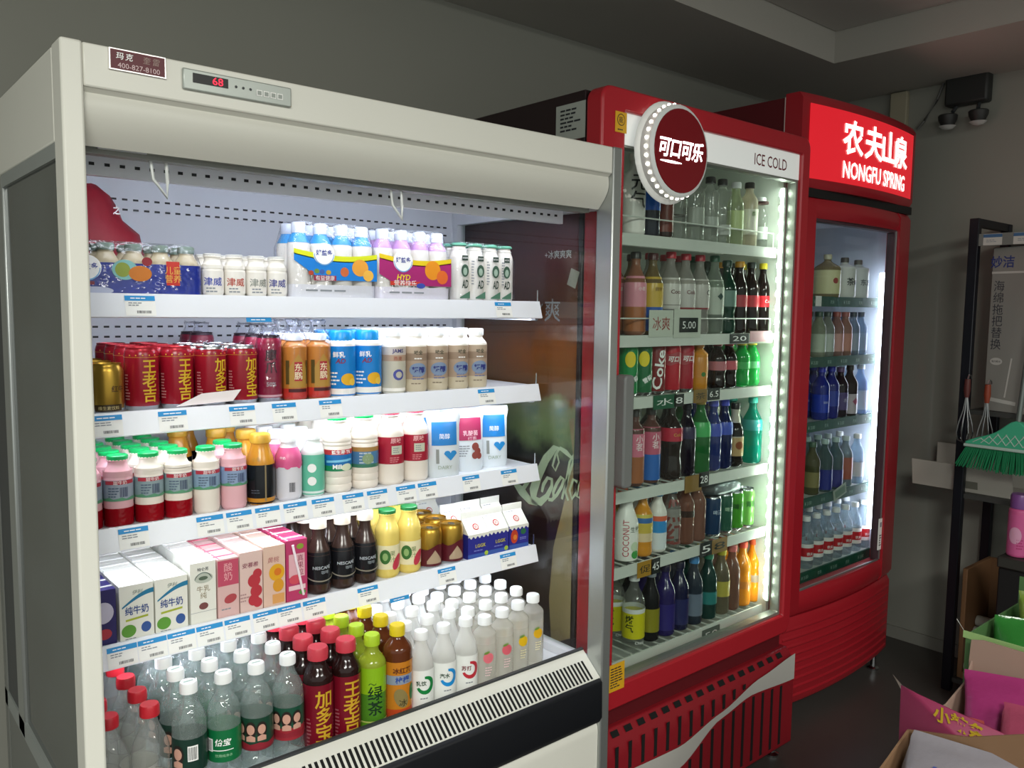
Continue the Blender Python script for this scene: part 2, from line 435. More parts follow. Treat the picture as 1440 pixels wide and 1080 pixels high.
# shelves with price rails, tags and lamps
TAGS = {0: [(197, 0), (362, 1), (708, 0)],
        1: [(150, 0), (243, 0), (341, 0), (400, 0), (465, 0), (684, 0)],
        2: [(188, 0), (296, 0), (337, 0), (377, 0), (416, 0), (455, 0), (497, 0), (531, 0), (571, 0), (601, 0), (662, 0), (715, 0)],
        3: [(172, 0), (215, 0), (256, 0), (296, 0), (335, 0), (374, 0), (408, 0), (443, 0), (518, 0), (560, 1), (628, 0), (713, 0)]}
SZ = [1.513, 1.300, 1.090, .873]
YLIP = 1.575
for k, z in enumerate(SZ):
    sh = part(ch, 'shelf', MB().box(.329, 1.445, YLIP + .012, 1.93, z - .012, z, SHELFW).box(.329, .345, YLIP + .02, 1.96, z - .045, z - .012, SHELFW).box(1.43, 1.445, YLIP + .02, 1.96, z - .045, z - .012, SHELFW))
    lip = MB().extrude([(YLIP + .012, z - .012), (YLIP + .012, z + .004), (YLIP + .006, z + .004), (YLIP - .006, z - .038), (YLIP - .002, z - .040), (YLIP + .008, z - .036)], 'x', .329, 1.445, SHELFW)
    part(sh, 'price_rail', lip)
    part(sh, 'shelf_lamp', MB().box(.35, 1.42, YLIP + .022, YLIP + .036, z - .020, z - .013, LED))
    part(sh, 'wire_stop', MB().tube([(1.441, YLIP + .01, z), (1.441, YLIP + .01, z + .032)], .0018, CHROME, 6))
    slope = lambda v, z=z: YLIP + .006 - .012 * (z + .004 - v) / .042 - .0012
    for px, kind in TAGS[k]:
        x = AY(px, 420 + 165 * k, YLIP).x
        t = MB(); wd = .026; dz = -.012 if kind else 0
        fn = lambda u, v, x=x, dz=dz, z=z: (x + u, slope(z - .018 + v) + (0 if v > -.02 else 0), z - .018 + v + dz)
        t.put(g_rect(2 * wd, .036, 1), fn, PAPER)
        fo = lambda u, v, f=fn: (f(u, v)[0], f(u, v)[1] - .0006, f(u, v)[2])
        bz = .0135 if not kind else -.013
        t.put(g_rect(2 * wd, .009, 1), fo, BLUEP, 0, bz)
        fo2 = lambda u, v, f=fn: (f(u, v)[0], f(u, v)[1] - .0011, f(u, v)[2])
        t.put(g_lines(.034, .004, 1, int(px)), fo2, PW, 0, bz)
        t.put(g_lines(.03, .008, 2, int(px)), fo, GREYINK, -.006, .003)
        t.put(g_bars(.026, .005, 11), fo, INK, .006, -.011 if not kind else .008)
        part(sh, 'price_tag', t)
# bottom tray, air grille, bumper, lower panel
ZT = .605
part(ch, 'tray', MB().box(.329, 1.445, 1.405, 1.962, ZT - .02, ZT, SHELFW))
gr = MB().extrude([(1.402, .650), (1.342, .598), (1.342, .575), (1.408, .575), (1.408, .648)], 'x', .327, 1.447, M('cream_grille', 'd6d5cb', .4))
grp = part(ch, 'air_grille', gr)
part(grp, 'gasket', MB().box(.327, 1.447, 1.4005, 1.409, .648, .6535, DGREY))
dy, dz = 1.342 - 1.402, .598 - .650; L = math.hypot(dy, dz); ny, nz = dz / L, -dy / L
slot = MB()
a, b2 = .34, .97
p0 = (1.402 + dy * a, .650 + dz * a); p1 = (1.402 + dy * b2, .650 + dz * b2)
e = .0008
slot.add([(-.0032, p0[0] + ny * e, p0[1] + nz * e), (.0032, p0[0] + ny * e, p0[1] + nz * e), (.0032, p1[0] + ny * e, p1[1] + nz * e), (-.0032, p1[0] + ny * e, p1[1] + nz * e)], [(0, 3, 2, 1)], M('slot_shadow_black', '0c0c0b', .9))
slm = slot.mesh('grille_slot')
for i in range(88): link('grille_slot', slm, grp, (.36 + i * .0122, 0, 0))
bmp = MB().extrude([(1.332, .590), (1.344, .598), (1.37, .598), (1.37, .485), (1.338, .485), (1.330, .50)], 'x', .327, 1.447, M('black_bumper', '121419', .5))
part(ch, 'bumper', bmp, .003)
lp = MB().extrude([(1.37, .484), (1.352, .480), (1.346, .470), (1.345, .455), (1.345, .12), (1.37, .12)], 'x', .327, 1.447, CREAM)
part(ch, 'lower_panel', lp)
part(ch, 'base_plinth', MB().box(.31, 1.465, 1.38, 2.0, 0, .12, DGREY))
# name plate and controller on the fascia
pc = AY(193, 89.5, CYF); yy = CYF - .004
npb = part(ch, 'name_plate', MB().box(pc.x - .0405, pc.x + .0405, yy, CYF, pc.z - .0155, pc.z + .0155, M('plate_silver', 'd9d4d0', .3, .6)))
t = MB()
t.put(g_rect(.077, .0275, 1), front(yy - .0006, pc.x, pc.z), M('plate_maroon', '5a1420', .4))
t.put(g_text('玛克', h=.0105, bold=.012, shear=.15, space=1.35), front(yy - .0012, pc.x - .019, pc.z + .0052), PW)
t.put(g_text('奎雷', h=.0105, shear=.15, space=1.35), front(yy - .0012, pc.x + .019, pc.z + .0052), M('worn_plate_print', 'a08880', .5))
t.put(g_text('400-827-8100', w=.060), front(yy - .0012, pc.x + .001, pc.z - .0082), M('plate_pale_print', 'd9bfc0', .5))
part(npb, 'lettering', t)
pc = AY(335, 125, CYF)
ctl = part(ch, 'controller', MB().box(pc.x - .090, pc.x + .090, CYF - .006, CYF, pc.z - .016, pc.z + .016, M('controller_silver', 'a9afa9', .35, .3)), .002)
t = MB(); fy = CYF - .0068
t.put(g_rect(.056, .0145, 1), front(fy, pc.x - .047, pc.z + .003), BLACK)
t.put(g_text('68', h=.0115, w=.017), front(fy - .0006, pc.x - .036, pc.z + .003), M('red_digits', 'ff2038', .5, emit=1.3, ecol='ff2844'))
for i in range(3): t.put(g_ell(.0022, .0022, 6), front(fy, pc.x - .006 + i * .012, pc.z + .001), DGREY)
for i in range(4):
    t.put(g_rect(.010, .0095, 1), front(fy, pc.x + .033 + i * .012, pc.z - .002), PAPER)
    t.put(g_rect(.007, .0065, 1), front(fy - .0005, pc.x + .033 + i * .012, pc.z - .002), M('button_grey', '9aa09a', .5))
part(ctl, 'display', t)

# ================================================================== red drinks cooler with the round lit sign
ck = thing('glass_door_cooler', 'red glass door drinks cooler with a round lit sign reading 可口可乐 and an ICE COLD header', 'cooler', (0, 0, 0))
KX0, KX1, KYF, KYB, KZT = 1.498, 2.458, 1.425, 2.12, 2.045
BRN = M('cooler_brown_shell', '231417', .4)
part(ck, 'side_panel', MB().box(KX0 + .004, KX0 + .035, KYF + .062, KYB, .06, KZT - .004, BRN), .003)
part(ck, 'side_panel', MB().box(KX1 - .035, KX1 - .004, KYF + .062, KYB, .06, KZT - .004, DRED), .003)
part(ck, 'top_panel', MB().box(KX0 + .035, KX1 - .035, KYF + .062, KYB, KZT - .03, KZT - .005, BRN))
part(ck, 'rear_panel', MB().box(KX0 + .035, KX1 - .035, KYB - .03, KYB, .06, KZT - .03, BRN))
CLIN = M('cooler_liner', 'd7ddd4', .45)
part(ck, 'liner', MB().box(KX0 + .035, KX0 + .05, 1.487, KYB - .03, .44, 1.985, CLIN).box(KX1 - .05, KX1 - .035, 1.487, KYB - .03, .44, 1.985, CLIN)
     .box(KX0 + .05, KX1 - .05, 2.05, KYB - .03, .44, 1.985, CLIN).box(KX0 + .05, KX1 - .05, 1.487, 2.05, .42, .44, CLIN).box(KX0 + .05, KX1 - .05, 1.487, 2.05, 1.985, 2.0, CLIN))
part(ck, 'motor_housing', MB().box(KX0 + .035, KX1 - .035, 1.50, KYB - .03, .06, .42, DGREY))
door = part(ck, 'door', MB().ring(rrect(KX0, KX1, .435, KZT, .035, 5), rrect(1.585, 2.412, .50, 1.99, .004, 5), 'y', KYF, KYF + .055, RED), .006)
part(door, 'door_glass', MB().box(1.583, 2.414, KYF + .026, KYF + .032, .498, 1.916, CLEARGLASS))
part(door, 'glass_gasket', MB().ring(rrect(1.584, 2.413, .499, 1.916, .004, 5), rrect(1.594, 2.403, .509, 1.906, .004, 5), 'y', KYF + .014, KYF + .045, M('alu_gasket', '8d9089', .4, .5)))
hd = part(door, 'header_panel', MB().box(1.585, 2.412, KYF + .012, KYF + .04, 1.912, 1.99, M('white_header', 'e4e7e4', .4, emit=.22)))  # faint emission added to make the header panel brighter
t = MB(); p = AY(1085, 228, KYF + .01)
t.put(g_text('ICE COLD', w=.175, h=.034, bold=.004), front(KYF + .0114, p.x, p.z), M('maroon_print', '6b1f2a', .5))
part(hd, 'lettering', t)
# round sign
sg = part(ck, 'round_sign', MB().lathe([(0, 0), (.116, 0), (.118, .004), (.118, .036), (.114, .04), (.106, .041)], M('sign_white', 'dfe2e0', .4), 40))
sg.location = (1.748, KYF - .004, 1.908); sg.rotation_euler = (math.radians(90), 0, 0)
part(sg, 'sign_rim', MB().lathe([(.118, .004), (.130, .0), (.132, -.003), (.128, -.004), (.10, -.004)], M('sign_white'), 40))
part(sg, 'sign_face', MB().lathe([(.107, .041), (.106, .0435), (0, .0435)], M('sign_maroon', '7d0f1a', .25, coat=.4), 40))
bl = MB().lathe([(0, 0), (.0045, 0), (.004, .003), (0, .0045)], M('sign_bulb', 'ffffff', .4, emit=4, ecol='fff6e8'), 8).mesh('led_bulb')
for i in range(34):
    a = 2 * math.pi * i / 34; o = link('led_bulb', bl, sg, (.1185 * math.cos(a), .1185 * math.sin(a), .024))
    o.rotation_euler = (0, math.radians(90), a)
t = MB(); SW = M('sign_lit_white', 'ffffff', .4, emit=3.2, ecol='fff0f2')
t.put(g_text('可口可乐', w=.180, h=.050, bold=.022, shear=.22, space=.92), lambda u, v: (u, v, .0442), SW, 0, .004)
t.put(g_band(-.085, .0, lambda u: -.033 - .0022 * math.sin((u + .085) * 37), lambda u: -.031 + .0022 * math.sin((u + .085) * 37), 8), lambda u, v: (u, v, .0442), SW)
part(sg, 'lettering', t)
# energy stickers
def sticker(par, cx, cz, w, h, y, art):
    t = MB().box(cx - w / 2, cx + w / 2, y - .0006, y, cz - h / 2, cz + h / 2, M('yellow_sticker', 'd9a520', .5))
    art(t, front(y - .0012, cx, cz)); return part(par, 'sticker', t)
def art1(t, f):
    t.put(g_arc(.0135, .002, 0, 360, 20), f, INK, 0, .006); t.put(g_text('能', h=.015), f, INK, 0, .006); t.put(g_lines(.03, .006, 1, 3), f, INK, .002, -.018)
p = AY(873, 172, KYF); sticker(door, p.x, p.z, .042, .05, KYF - .0005, art1)
def art2(t, f): t.put(g_lines(.05, .058, 8, 5), f, INK)
p = AY(872, 958, KYF); sticker(door, 1.60, .525, .062, .075, KYF - .0005, art2)
hnd = MB().extrude(rrect(1.556, 1.592, 1.045, 1.335, .012), 'y', KYF - .045, KYF - .008, M('handle_grey', '6e716f', .4))
hnd.box(1.562, 1.586, KYF - .01, KYF + .001, 1.06, 1.09, GREY).box(1.562, 1.586, KYF - .01, KYF + .001, 1.29, 1.32, GREY)
part(door, 'door_handle', hnd, .005)
# service label on the dark side panel
p = AX(802, 168, KX0)
part(ck, 'service_label', MB().box(KX0 + .0025, KX0 + .0038, p.y - .05, p.y + .055, p.z - .05, p.z + .04, M('faded_label', '9da39c', .6)).put(g_lines(.08, .06, 6, 9), side(KX0 + .0018, p.y, p.z), INK))
# interior shelves
KZ = [1.700, 1.427, 1.256, .998, .785, .518]
WIRE = M('white_wire', 'd5dad2', .4)
for i, z in enumerate(KZ):
    s = MB().box(1.555, 2.40, 1.497, 1.502, z - .030, z + .002, WIRE)
    for k in range(22): s.box(1.56 + k * .0395, 1.563 + k * .0395, 1.502, 2.045, z - .004, z, WIRE)
    s.box(1.555, 2.40, 1.70, 1.704, z - .010, z - .004, WIRE).box(1.555, 2.40, 1.98, 1.984, z - .010, z - .004, WIRE)
    sh = part(ck, 'shelf', s)
    if i in (0, 1):
        part(sh, 'wire_guard', MB().tube([(1.57, 1.505, z + .048), (2.39, 1.505, z + .048)], .0022, WIRE, 6).tube([(2.39, 1.505, z), (2.39, 1.505, z + .048)], .0022, WIRE, 6).tube([(1.57, 1.505, z), (1.57, 1.505, z + .048)], .0022, WIRE, 6))
# price cards clipped to the shelves
def card(par, px, py, w, h, colr, txt, tcol, yq=1.494):
    p = AY(px, py, yq); t = MB().box(p.x - w / 2, p.x + w / 2, yq, yq + .001, p.z - h / 2, p.z + h / 2, colr)
    if txt: t.put(g_text(txt, w=w * .72, h=h * .5), front(yq - .0006, p.x, p.z), tcol)
    return part(par, 'price_card', t)
kshelves = [o for o in ck.children if o.name.startswith('shelf')]
DKC = M('dark_card', '1c2422', .5); PCARD = M('pale_card', 'c9cfc2', .55); BRC = M('brown_card', '8a6a33', .5)
GRC = M('green_card', '0c5a3c', .5)
card(kshelves[1], 930, 455, .105, .075, PCARD, '冰爽', M('card_red', '9c3a3a', .5))
c2 = card(kshelves[1], 967, 455, .125, .082, PCARD, None, None)
card(kshelves[1], 969, 457, .085, .042, DKC, '5.00', PW, 1.491)
card(kshelves[2], 935, 565, .10, .04, GRC, '水', PW)
card(kshelves[2], 955, 563, .045, .036, DKC, '8', PW)
card(kshelves[2], 985, 557, .065, .04, BRC, '茶', DKC)
card(kshelves[2], 1004, 554, .06, .036, DKC, '6.5', PW)
card(kshelves[1], 1040, 476, .10, .03, DKC, '20', PW)
card(kshelves[1], 1070, 473, .12, .034, M('pink_card', 'cf9aa4', .5), None, PW)
card(kshelves[3], 975, 680, .08, .05, BRC, None, PW)
card(kshelves[3], 990, 674, .05, .045, DKC, '28', PW)
card(kshelves[4], 907, 800, .065, .045, M('amber_card', 'b08428', .5), '促', DKC)
card(kshelves[4], 922, 796, .04, .045, DKC, '45', PW)
card(kshelves[4], 993, 772, .06, .045, DKC, '5', PW)
card(kshelves[4], 1012, 767, .08, .045, BRC, '8', DKC)
card(kshelves[5], 1000, 892, .09, .045, M('grey_card', '5f6a62', .5), '50', PW)
# LED strip on the right with its row of bulbs
ls = part(ck, 'led_strip', MB().box(2.390, 2.40, 1.471, 1.486, .54, 1.89, M('strip_white', 'e2e6e0', .4)))
bl = MB().box(-.008, 0, -.005, .005, -.007, .007, M('strip_bulb', 'ffffff', .4, emit=60, ecol='f2fff0')).mesh('led_bulb')
for i in range(30): link('led_bulb', bl, ls, (2.390, 1.4785, .56 + i * .0452))
part(ck, 'thermostat_dial', MB().lathe([(0, 0), (.02, 0), (.02, .008), (0, .01)], M('dial_brown', '4a2c28', .5), 16)).location = (2.36, 1.53, 1.84)
ckl = MB().box(2.22, 2.33, 2.046, 2.049, 1.70, 1.87, M('notice_white', 'b9c6c6', .5)).box(2.22, 2.33, 2.044, 2.046, 1.845, 1.87, M('notice_blue', '3f77a8', .5)).box(2.22, 2.33, 2.044, 2.046, 1.70, 1.708, M('notice_blue'))
part(ck, 'notice', ckl)
# lower grille
part(ck, 'door_gap_strip', MB().box(KX0 + .01, KX1 - .004, KYF + .035, KYF + .06, .36, .45, M('deep_red_strip', '5c1018', .5)))
kg = MB().extrude([(KYF + .02, .372), (KYF - .005, .340), (KYF - .012, .30), (KYF - .012, .05), (KYF + .02, .035), (KYF + .05, .035), (KYF + .05, .372)], 'x', KX0 - .002, KX1 + .02, DRED)
kgp = part(ck, 'lower_grille', kg, .004)
sv = MB().box(-.0065, .0065, -.0008, 0, -.115, .115, M('slot_shadow_black')).mesh('grille_slot')
sw = MB().box(-.0065, .0065, -.0008, 0, -.055, .055, M('slot_shadow_black')).mesh('grille_slot')
st = MB().add([(-.014, KYF + .0135, .3665), (.014, KYF + .0135, .3665), (.014, KYF + .003, .353), (-.014, KYF + .003, .353)], [(3, 2, 1, 0)], M('slot_shadow_black')).mesh('grille_slot')
def _lerp(x, pts):
    for (x0, a), (x1, b) in zip(pts, pts[1:]):
        if x <= x1:
            t_ = max(0, (x - x0) / (x1 - x0)); t_ = t_ * .4 + .6 * t_ * t_ * (3 - 2 * t_); return a + (b - a) * t_
    return pts[-1][1]
wtop = lambda x: _lerp(x, [(1.50, .258), (1.87, .243), (2.06, .281), (2.27, .331), (2.48, .358)])
wbot = lambda x: _lerp(x, [(1.50, .075), (1.70, .110), (1.87, .177), (2.06, .262), (2.22, .288), (2.48, .270)])
for i in range(17):
    x = KX0 + .045 + i * .0535
    link('grille_slot', st, kgp, (x + .012, -.001, .0008))
    up_, lo = wtop(x) + .006, wbot(x) - .008
    for z0, z1 in ((up_, .335), (.065, lo)):
        if z1 - z0 > .016:
            o = link('grille_slot', sv, kgp, (x, KYF - .0122, (z0 + z1) / 2)); o.scale = (1, 1, (z1 - z0) / .23)
t = MB().put(g_band(KX0 + .05, KX1 + .018, wbot, wtop, 30), front(KYF - .0135), M('wave_white', 'b9b6b0', .45))
part(kgp, 'white_wave', t)
for x, y in ((KX0 + .05, KYF + .07), (KX1 - .03, KYF + .03), (KX0 + .05, KYB - .08), (KX1 - .05, KYB - .08)):
    part(ck, 'foot', MB().lathe([(0, 0), (.022, 0), (.024, .008), (.012, .014), (.010, .06), (0, .06)], CHROME, 14, x, y))
# printed drink picture on the side
sp = thing  # (kept as a part of the cooler below)
m = D.materials.new('side_picture'); m.use_nodes = True; nt = m.node_tree; bs = nt.nodes['Principled BSDF']; bs.inputs['Roughness'].default_value = .3
tc = nt.nodes.new('ShaderNodeTexCoord'); sx = nt.nodes.new('ShaderNodeSeparateXYZ'); nz_ = nt.nodes.new('ShaderNodeTexNoise'); nz_.inputs['Scale'].default_value = 14; nz_.inputs['Detail'].default_value = 8
ma = nt.nodes.new('ShaderNodeMath'); ma.operation = 'MULTIPLY_ADD'; ma.inputs[1].default_value = .10
rp = nt.nodes.new('ShaderNodeValToRGB')
nt.links.new(tc.outputs['Object'], sx.inputs[0]); nt.links.new(tc.outputs['Object'], nz_.inputs['Vector'])
nt.links.new(nz_.outputs['Fac'], ma.inputs[0])
mr = nt.nodes.new('ShaderNodeMapRange'); mr.inputs[1].default_value = .45; mr.inputs[2].default_value = 1.95
nt.links.new(sx.outputs['Z'], mr.inputs[0]); nt.links.new(mr.outputs[0], ma.inputs[2]); nt.links.new(ma.outputs[0], rp.inputs[0])
cr = rp.color_ramp
stops = [(.0, '2c1a14'), (.28, '33201a'), (.44, '3a2320'), (.49, '1b1712'), (.52, '6e7a4e'), (.585, '8a8a5c'), (.60, '7a4a20'), (.68, '8a4a1c'), (.76, '5a2f1c'), (.84, '54181a'), (1.0, '3d1013')]
cr.elements[0].position = 0; cr.elements[0].color = srgb(stops[0][1]) + [1]
cr.elements[1].position = 1; cr.elements[1].color = srgb(stops[-1][1]) + [1]
for p_, h_ in stops[1:-1]:
    e_ = cr.elements.new(p_); e_.color = srgb(h_) + [1]
nt.links.new(rp.outputs[0], bs.inputs['Base Color'])
XS = KX0 + .0035
pic = part(ck, 'side_picture', MB().box(XS - .0005, XS + .0004, 1.50, 2.10, .45, 1.93, m))
TAN = M('picture_tan', '8f7a55', .4)
t = MB()
pts = [(822, 590), (826, 640), (815, 700), (806, 760), (812, 830), (818, 905)]
lft = [(800, 590), (806, 640), (795, 700), (778, 770), (772, 840), (775, 905)]
v = [AX(*p_, XS - .001) for p_ in pts] + [AX(*p_, XS - .001) for p_ in lft]
v = [(p_.x, max(p_.y, 1.502), p_.z) for p_ in v]
t.add(v, [[i, i + 1, 7 + i, 6 + i] for i in range(5)], TAN)
part(pic, 'glass_shape', t)
def ribbon(t, pix, wd, mat, x):
    P = [AX(a, b, x) for a, b in pix]
    vv = []; ff = []
    for i, p_ in enumerate(P):
        d_ = (P[min(i + 1, len(P) - 1)] - P[max(i - 1, 0)]).normalized(); n_ = Vector((0, -d_.z, d_.y)) * (wd[i] if isinstance(wd, list) else wd) / 2
        vv += [p_ + n_, p_ - n_]
        if i: ff.append([2 * i - 2, 2 * i - 1, 2 * i + 1, 2 * i])
    t.add(vv, ff, mat)
PALE = M('picture_pale_script', 'b4bd9c', .45); t = MB(); X2 = XS - .002
ribbon(t, [(783, 636), (786, 650), (781, 662), (777, 655), (781, 640), (787, 630), (780, 630), (768, 645), (757, 668), (750, 690), (751, 703), (760, 706), (769, 698), (776, 684), (776, 674), (770, 672), (764, 682), (762, 692)], [.006, .006, .006, .007, .008, .012, .018, .026, .030, .032, .028, .022, .016, .012, .010, .010, .012, .008], PALE, X2)
ribbon(t, [(771, 702), (776, 703), (783, 696), (790, 684), (793, 674), (789, 671), (783, 680), (778, 692), (779, 702)], .010, PALE, X2 - .0005)
ribbon(t, [(790, 702), (793, 690), (799, 672), (805, 652), (806, 640), (801, 650), (797, 672), (795, 692), (799, 704)], .008, PALE, X2 - .001)
ribbon(t, [(787, 630), (796, 636), (805, 645)], [.010, .014, .006], PALE, X2 - .0015)
ribbon(t, [(812, 678), (806, 674), (801, 690), (804, 702), (811, 692), (814, 676), (811, 698), (816, 700)], .008, PALE, X2 - .001)
ribbon(t, [(720, 676), (733, 690), (745, 704), (756, 710)], [.006, .03, .022, .006], PALE, X2)
ribbon(t, [(745, 673), (738, 684), (731, 694)], .014, PALE, X2 - .0005)
part(pic, 'script_lettering', t)
t = MB(); q = AX(772, 436, X2)
t.put(g_text('冰爽', h=.06), side(X2, q.y + .02, q.z), M('picture_faint_white', '9a9aa0', .5))
q = AX(798, 357, X2); t.put(g_text('+冰爽爽爽', w=.10, h=.022), side(X2, q.y + .035, q.z), M('picture_snow_white', 'c5c5c5', .5))
part(pic, 'chinese_lettering', t)
q = AX(822, 391, X2); o = part(ck, 'paper_note', MB().box(-.0008, 0, -.016, .016, -.022, .022, M('note_paper', '9c968c', .7))); o.location = (KX0 + .0022, 1.515, q.z); o.rotation_euler = (.35, 0, 0)

# ================================================================== tall red cooler with the lit sign box
nf = thing('water_brand_cooler', 'tall red glass door cooler with a glowing sign box reading 农夫山泉 NONGFU SPRING', 'cooler', (0, 0, 0))
NX0, NX1, NYF, NYB, NZT = 2.60, 3.455, 1.51, 2.19, 2.24
NMAR = M('maroon_shell', '5c141c', .4)
part(nf, 'side_panel', MB().box(NX0 + .003, NX0 + .04, NYF + .10, NYB, .06, NZT - .01, NMAR), .003)
part(nf, 'side_panel', MB().box(NX1 - .04, NX1 - .003, NYF + .10, NYB, .06, NZT - .01, NMAR), .003)
part(nf, 'side_trim', MB().box(NX0 + .0005, NX0 + .003, NYF + .098, NYF + .104, .06, NZT - .01, M('pale_trim', 'd8c4c0', .4)))
part(nf, 'top_panel', MB().box(NX0 + .04, NX1 - .04, NYF + .10, NYB, NZT - .03, NZT - .012, NMAR))
part(nf, 'rear_panel', MB().box(NX0 + .04, NX1 - .04, NYB - .02, NYB, .06, NZT - .03, NMAR))
NLIN = M('blue_grey_liner', 'c3cad6', .45)
part(nf, 'liner', MB().box(NX0 + .04, NX0 + .05, NYF + .075, NYB - .02, .43, 1.86, NLIN).box(NX1 - .05, NX1 - .04, NYF + .075, NYB - .02, .43, 1.86, NLIN)
     .box(NX0 + .05, NX1 - .05, 2.12, NYB - .02, .43, 1.86, NLIN).box(NX0 + .05, NX1 - .05, NYF + .075, 2.12, .41, .43, NLIN).box(NX0 + .05, NX1 - .05, NYF + .075, 2.12, 1.86, 1.88, NLIN))
part(nf, 'motor_housing', MB().box(NX0 + .04, NX1 - .04, NYF + .11, NYB - .02, .06, .41, DGREY))
def bow(x, d=.035): return NYF + d * ((x - (NX0 + NX1) / 2) / ((NX1 - NX0) / 2)) ** 2 - .0
xs = [NX0 + (NX1 - NX0) * i / 16 for i in range(17)]
# sign box: bowed front
def bowed(z0, z1, x0, x1, y1, mat, off=0.0, n=16, rz=.02):
    mb = MB(); X = [x0 + (x1 - x0) * i / n for i in range(n + 1)]
    prof = [(y1, z0), (None, z0), (None, z0 + rz), (None, z1 - rz), (None, z1), (y1, z1)]
    v = []
    for x in X:
        for k, (y, z) in enumerate(prof):
            yy_ = y if y is not None else bow(x) + off + (rz * .6 if k in (1, 4) else 0)
            v.append((x, yy_, z))
    m_ = len(prof); f = []
    for i in range(n):
        for k in range(m_ - 1): f.append([i * m_ + k, (i + 1) * m_ + k, (i + 1) * m_ + k + 1, i * m_ + k + 1])
    f.append([k for k in range(m_)]); f.append([n * m_ + k for k in range(m_)][::-1])
    return mb.add(v, f, mat)
NRED = M('cooler_red', 'a51f2a', .3, coat=.2)
sb = part(nf, 'sign_box', bowed(1.925, NZT, NX0, NX1, NYF + .10, NRED))
# lit face with brighter middle from a lamp behind the acrylic
m = D.materials.new('lit_red_acrylic'); m.use_nodes = True; nt = m.node_tree; bs = nt.nodes['Principled BSDF']
bs.inputs['Base Color'].default_value = srgb('a0141c') + [1]; bs.inputs['Roughness'].default_value = .25
bs.inputs['Emission Color'].default_value = srgb('dd222e') + [1]; bs.inputs['Emission Strength'].default_value = .62
X = [NX0 + .035 + (NX1 - NX0 - .07) * i / 16 for i in range(17)]
f_ = MB().add([(x, bow(x) - .002, z) for x in X for z in (1.955, 2.205)], [[2 * i, 2 * i + 2, 2 * i + 3, 2 * i + 1] for i in range(16)], m)
face = part(sb, 'sign_face', f_)
t = MB(); NW = M('lit_white_acrylic', 'ffffff', .4, emit=1.9, ecol='fff4ea')
fb = lambda u, v: (u, bow(u) - .0045, v)
x0s = [AY(px, 210, NYF).x for px in (1200, 1228, 1252, 1271)]
for ch_, x_ in zip('农夫山泉', x0s): t.put(g_text(ch_, w=.135, h=.122, bold=.022), fb, NW, x_, 2.118)
t.put(g_text('NONGFU SPRING', w=.50, h=.060, bold=.012), fb, NW, (x0s[0] + x0s[-1]) / 2 - .005, 2.004)
part(sb, 'lettering', t)
part(nf, 'sign_gap', MB().box(NX0 + .012, NX1 - .012, NYF + .03, NYF + .10, 1.895, 1.925, BLACK))
# door: bowed frame in four bars round a flat pane
def barz(x0, x1, z0, z1, n=6, rz=.02): return bowed(z0, z1, x0, x1, NYF + .07, NRED, 0, n, rz)
dr = part(nf, 'door', barz(NX0, 2.695, .40, 1.893, 4))
part(dr, 'door_stile', barz(3.325, NX1 - .005, .40, 1.893, 4))
part(dr, 'top_rail', bowed(1.825, 1.893, 2.69, 3.33, NYF + .07, NRED, .004, 12))
part(dr, 'bottom_rail', bowed(.40, .485, 2.69, 3.33, NYF + .07, NRED, .004, 12))
part(dr, 'door_glass', MB().box(2.69, 3.33, NYF + .045, NYF + .051, .48, 1.83, CLEARGLASS))
gk = M('purple_grey_gasket', '4a343b', .4)
part(dr, 'glass_gasket', MB().box(3.308, 3.327, NYF + .03, NYF + .06, .485, 1.825, gk).box(2.693, 2.70, NYF + .03, NYF + .06, .485, 1.825, gk).box(2.70, 3.308, NYF + .03, NYF + .06, 1.815, 1.825, gk))
part(dr, 'gasket_trim', MB().box(3.316, 3.321, NYF + .026, NYF + .03, .49, 1.82, ALU).box(2.70, 3.31, NYF + .028, NYF + .034, .485, .492, ALU))
part(dr, 'sticker', MB().box(3.30, 3.326, NYF + .0255, NYF + .029, .53, .66, PAPER).put(g_lines(.018, .05, 5, 2), front(NYF + .0248, 3.313, .57), INK).put(g_rect(.014, .02, 1), front(NYF + .0248, 3.313, .635), GREYINK))
# kick panel with bowed louvres
part(nf, 'kick_panel', bowed(.06, .392, NX0 + .005, NX1 - .005, NYF + .10, NRED, .006, 16))
for i in range(9):
    z = .085 + i * .032
    part(nf, 'louvre', bowed(z, z + .019, NX0 + .02, NX1 - .02, NYF + .05, NRED, .0025, 16, .008))
for x in (NX0 + .06, NX1 - .09):
    part(nf, 'foot', MB().lathe([(0, 0), (.022, 0), (.024, .008), (.012, .014), (.010, .07), (0, .07)], CHROME, 14, x, NYF + .05))
    part(nf, 'foot', MB().lathe([(0, 0), (.022, 0), (.024, .008), (.012, .014), (.010, .07), (0, .07)], CHROME, 14, x, NYB - .06))
NZ = [1.553, 1.325, 1.080, .790, .500]
GSTRIP = M('green_price_strip', '14503c', .5); GW = M('strip_pale_print', 'a9c8b8', .5)
for i, z in enumerate(NZ):
    s = MB().box(2.655, 3.40, 1.62, 2.10, z - .008, z, WIRE)
    sh = part(nf, 'shelf', s)
    t = MB().box(2.655, 3.395, 1.612, 1.62, z - .034, z + .004, GSTRIP)
    for k in range(6): t.put(g_text('¥ 3.00' if k % 2 else '农夫', h=.014), front(1.6112, 2.76 + k * .11, z - .016), GW)
    part(sh, 'price_strip', t)
part(nf, 'led_tube', MB().box(3.345, 3.372, 1.588, 1.610, .60, 1.66, M('tube_led', 'ffffff', .4, emit=12, ecol='e4ecff')))
tl = part(nf, 'top_lamp', MB().box(2.72, 3.22, 1.60, 1.612, 1.828, 1.838, M('lamp_base', 'd9dde4', .4)))
bl = MB().box(-.028, .028, -.003, .003, -.004, .004, M('top_bulb', 'ffffff', .4, emit=9, ecol='eef2ff')).mesh('led_bulb')
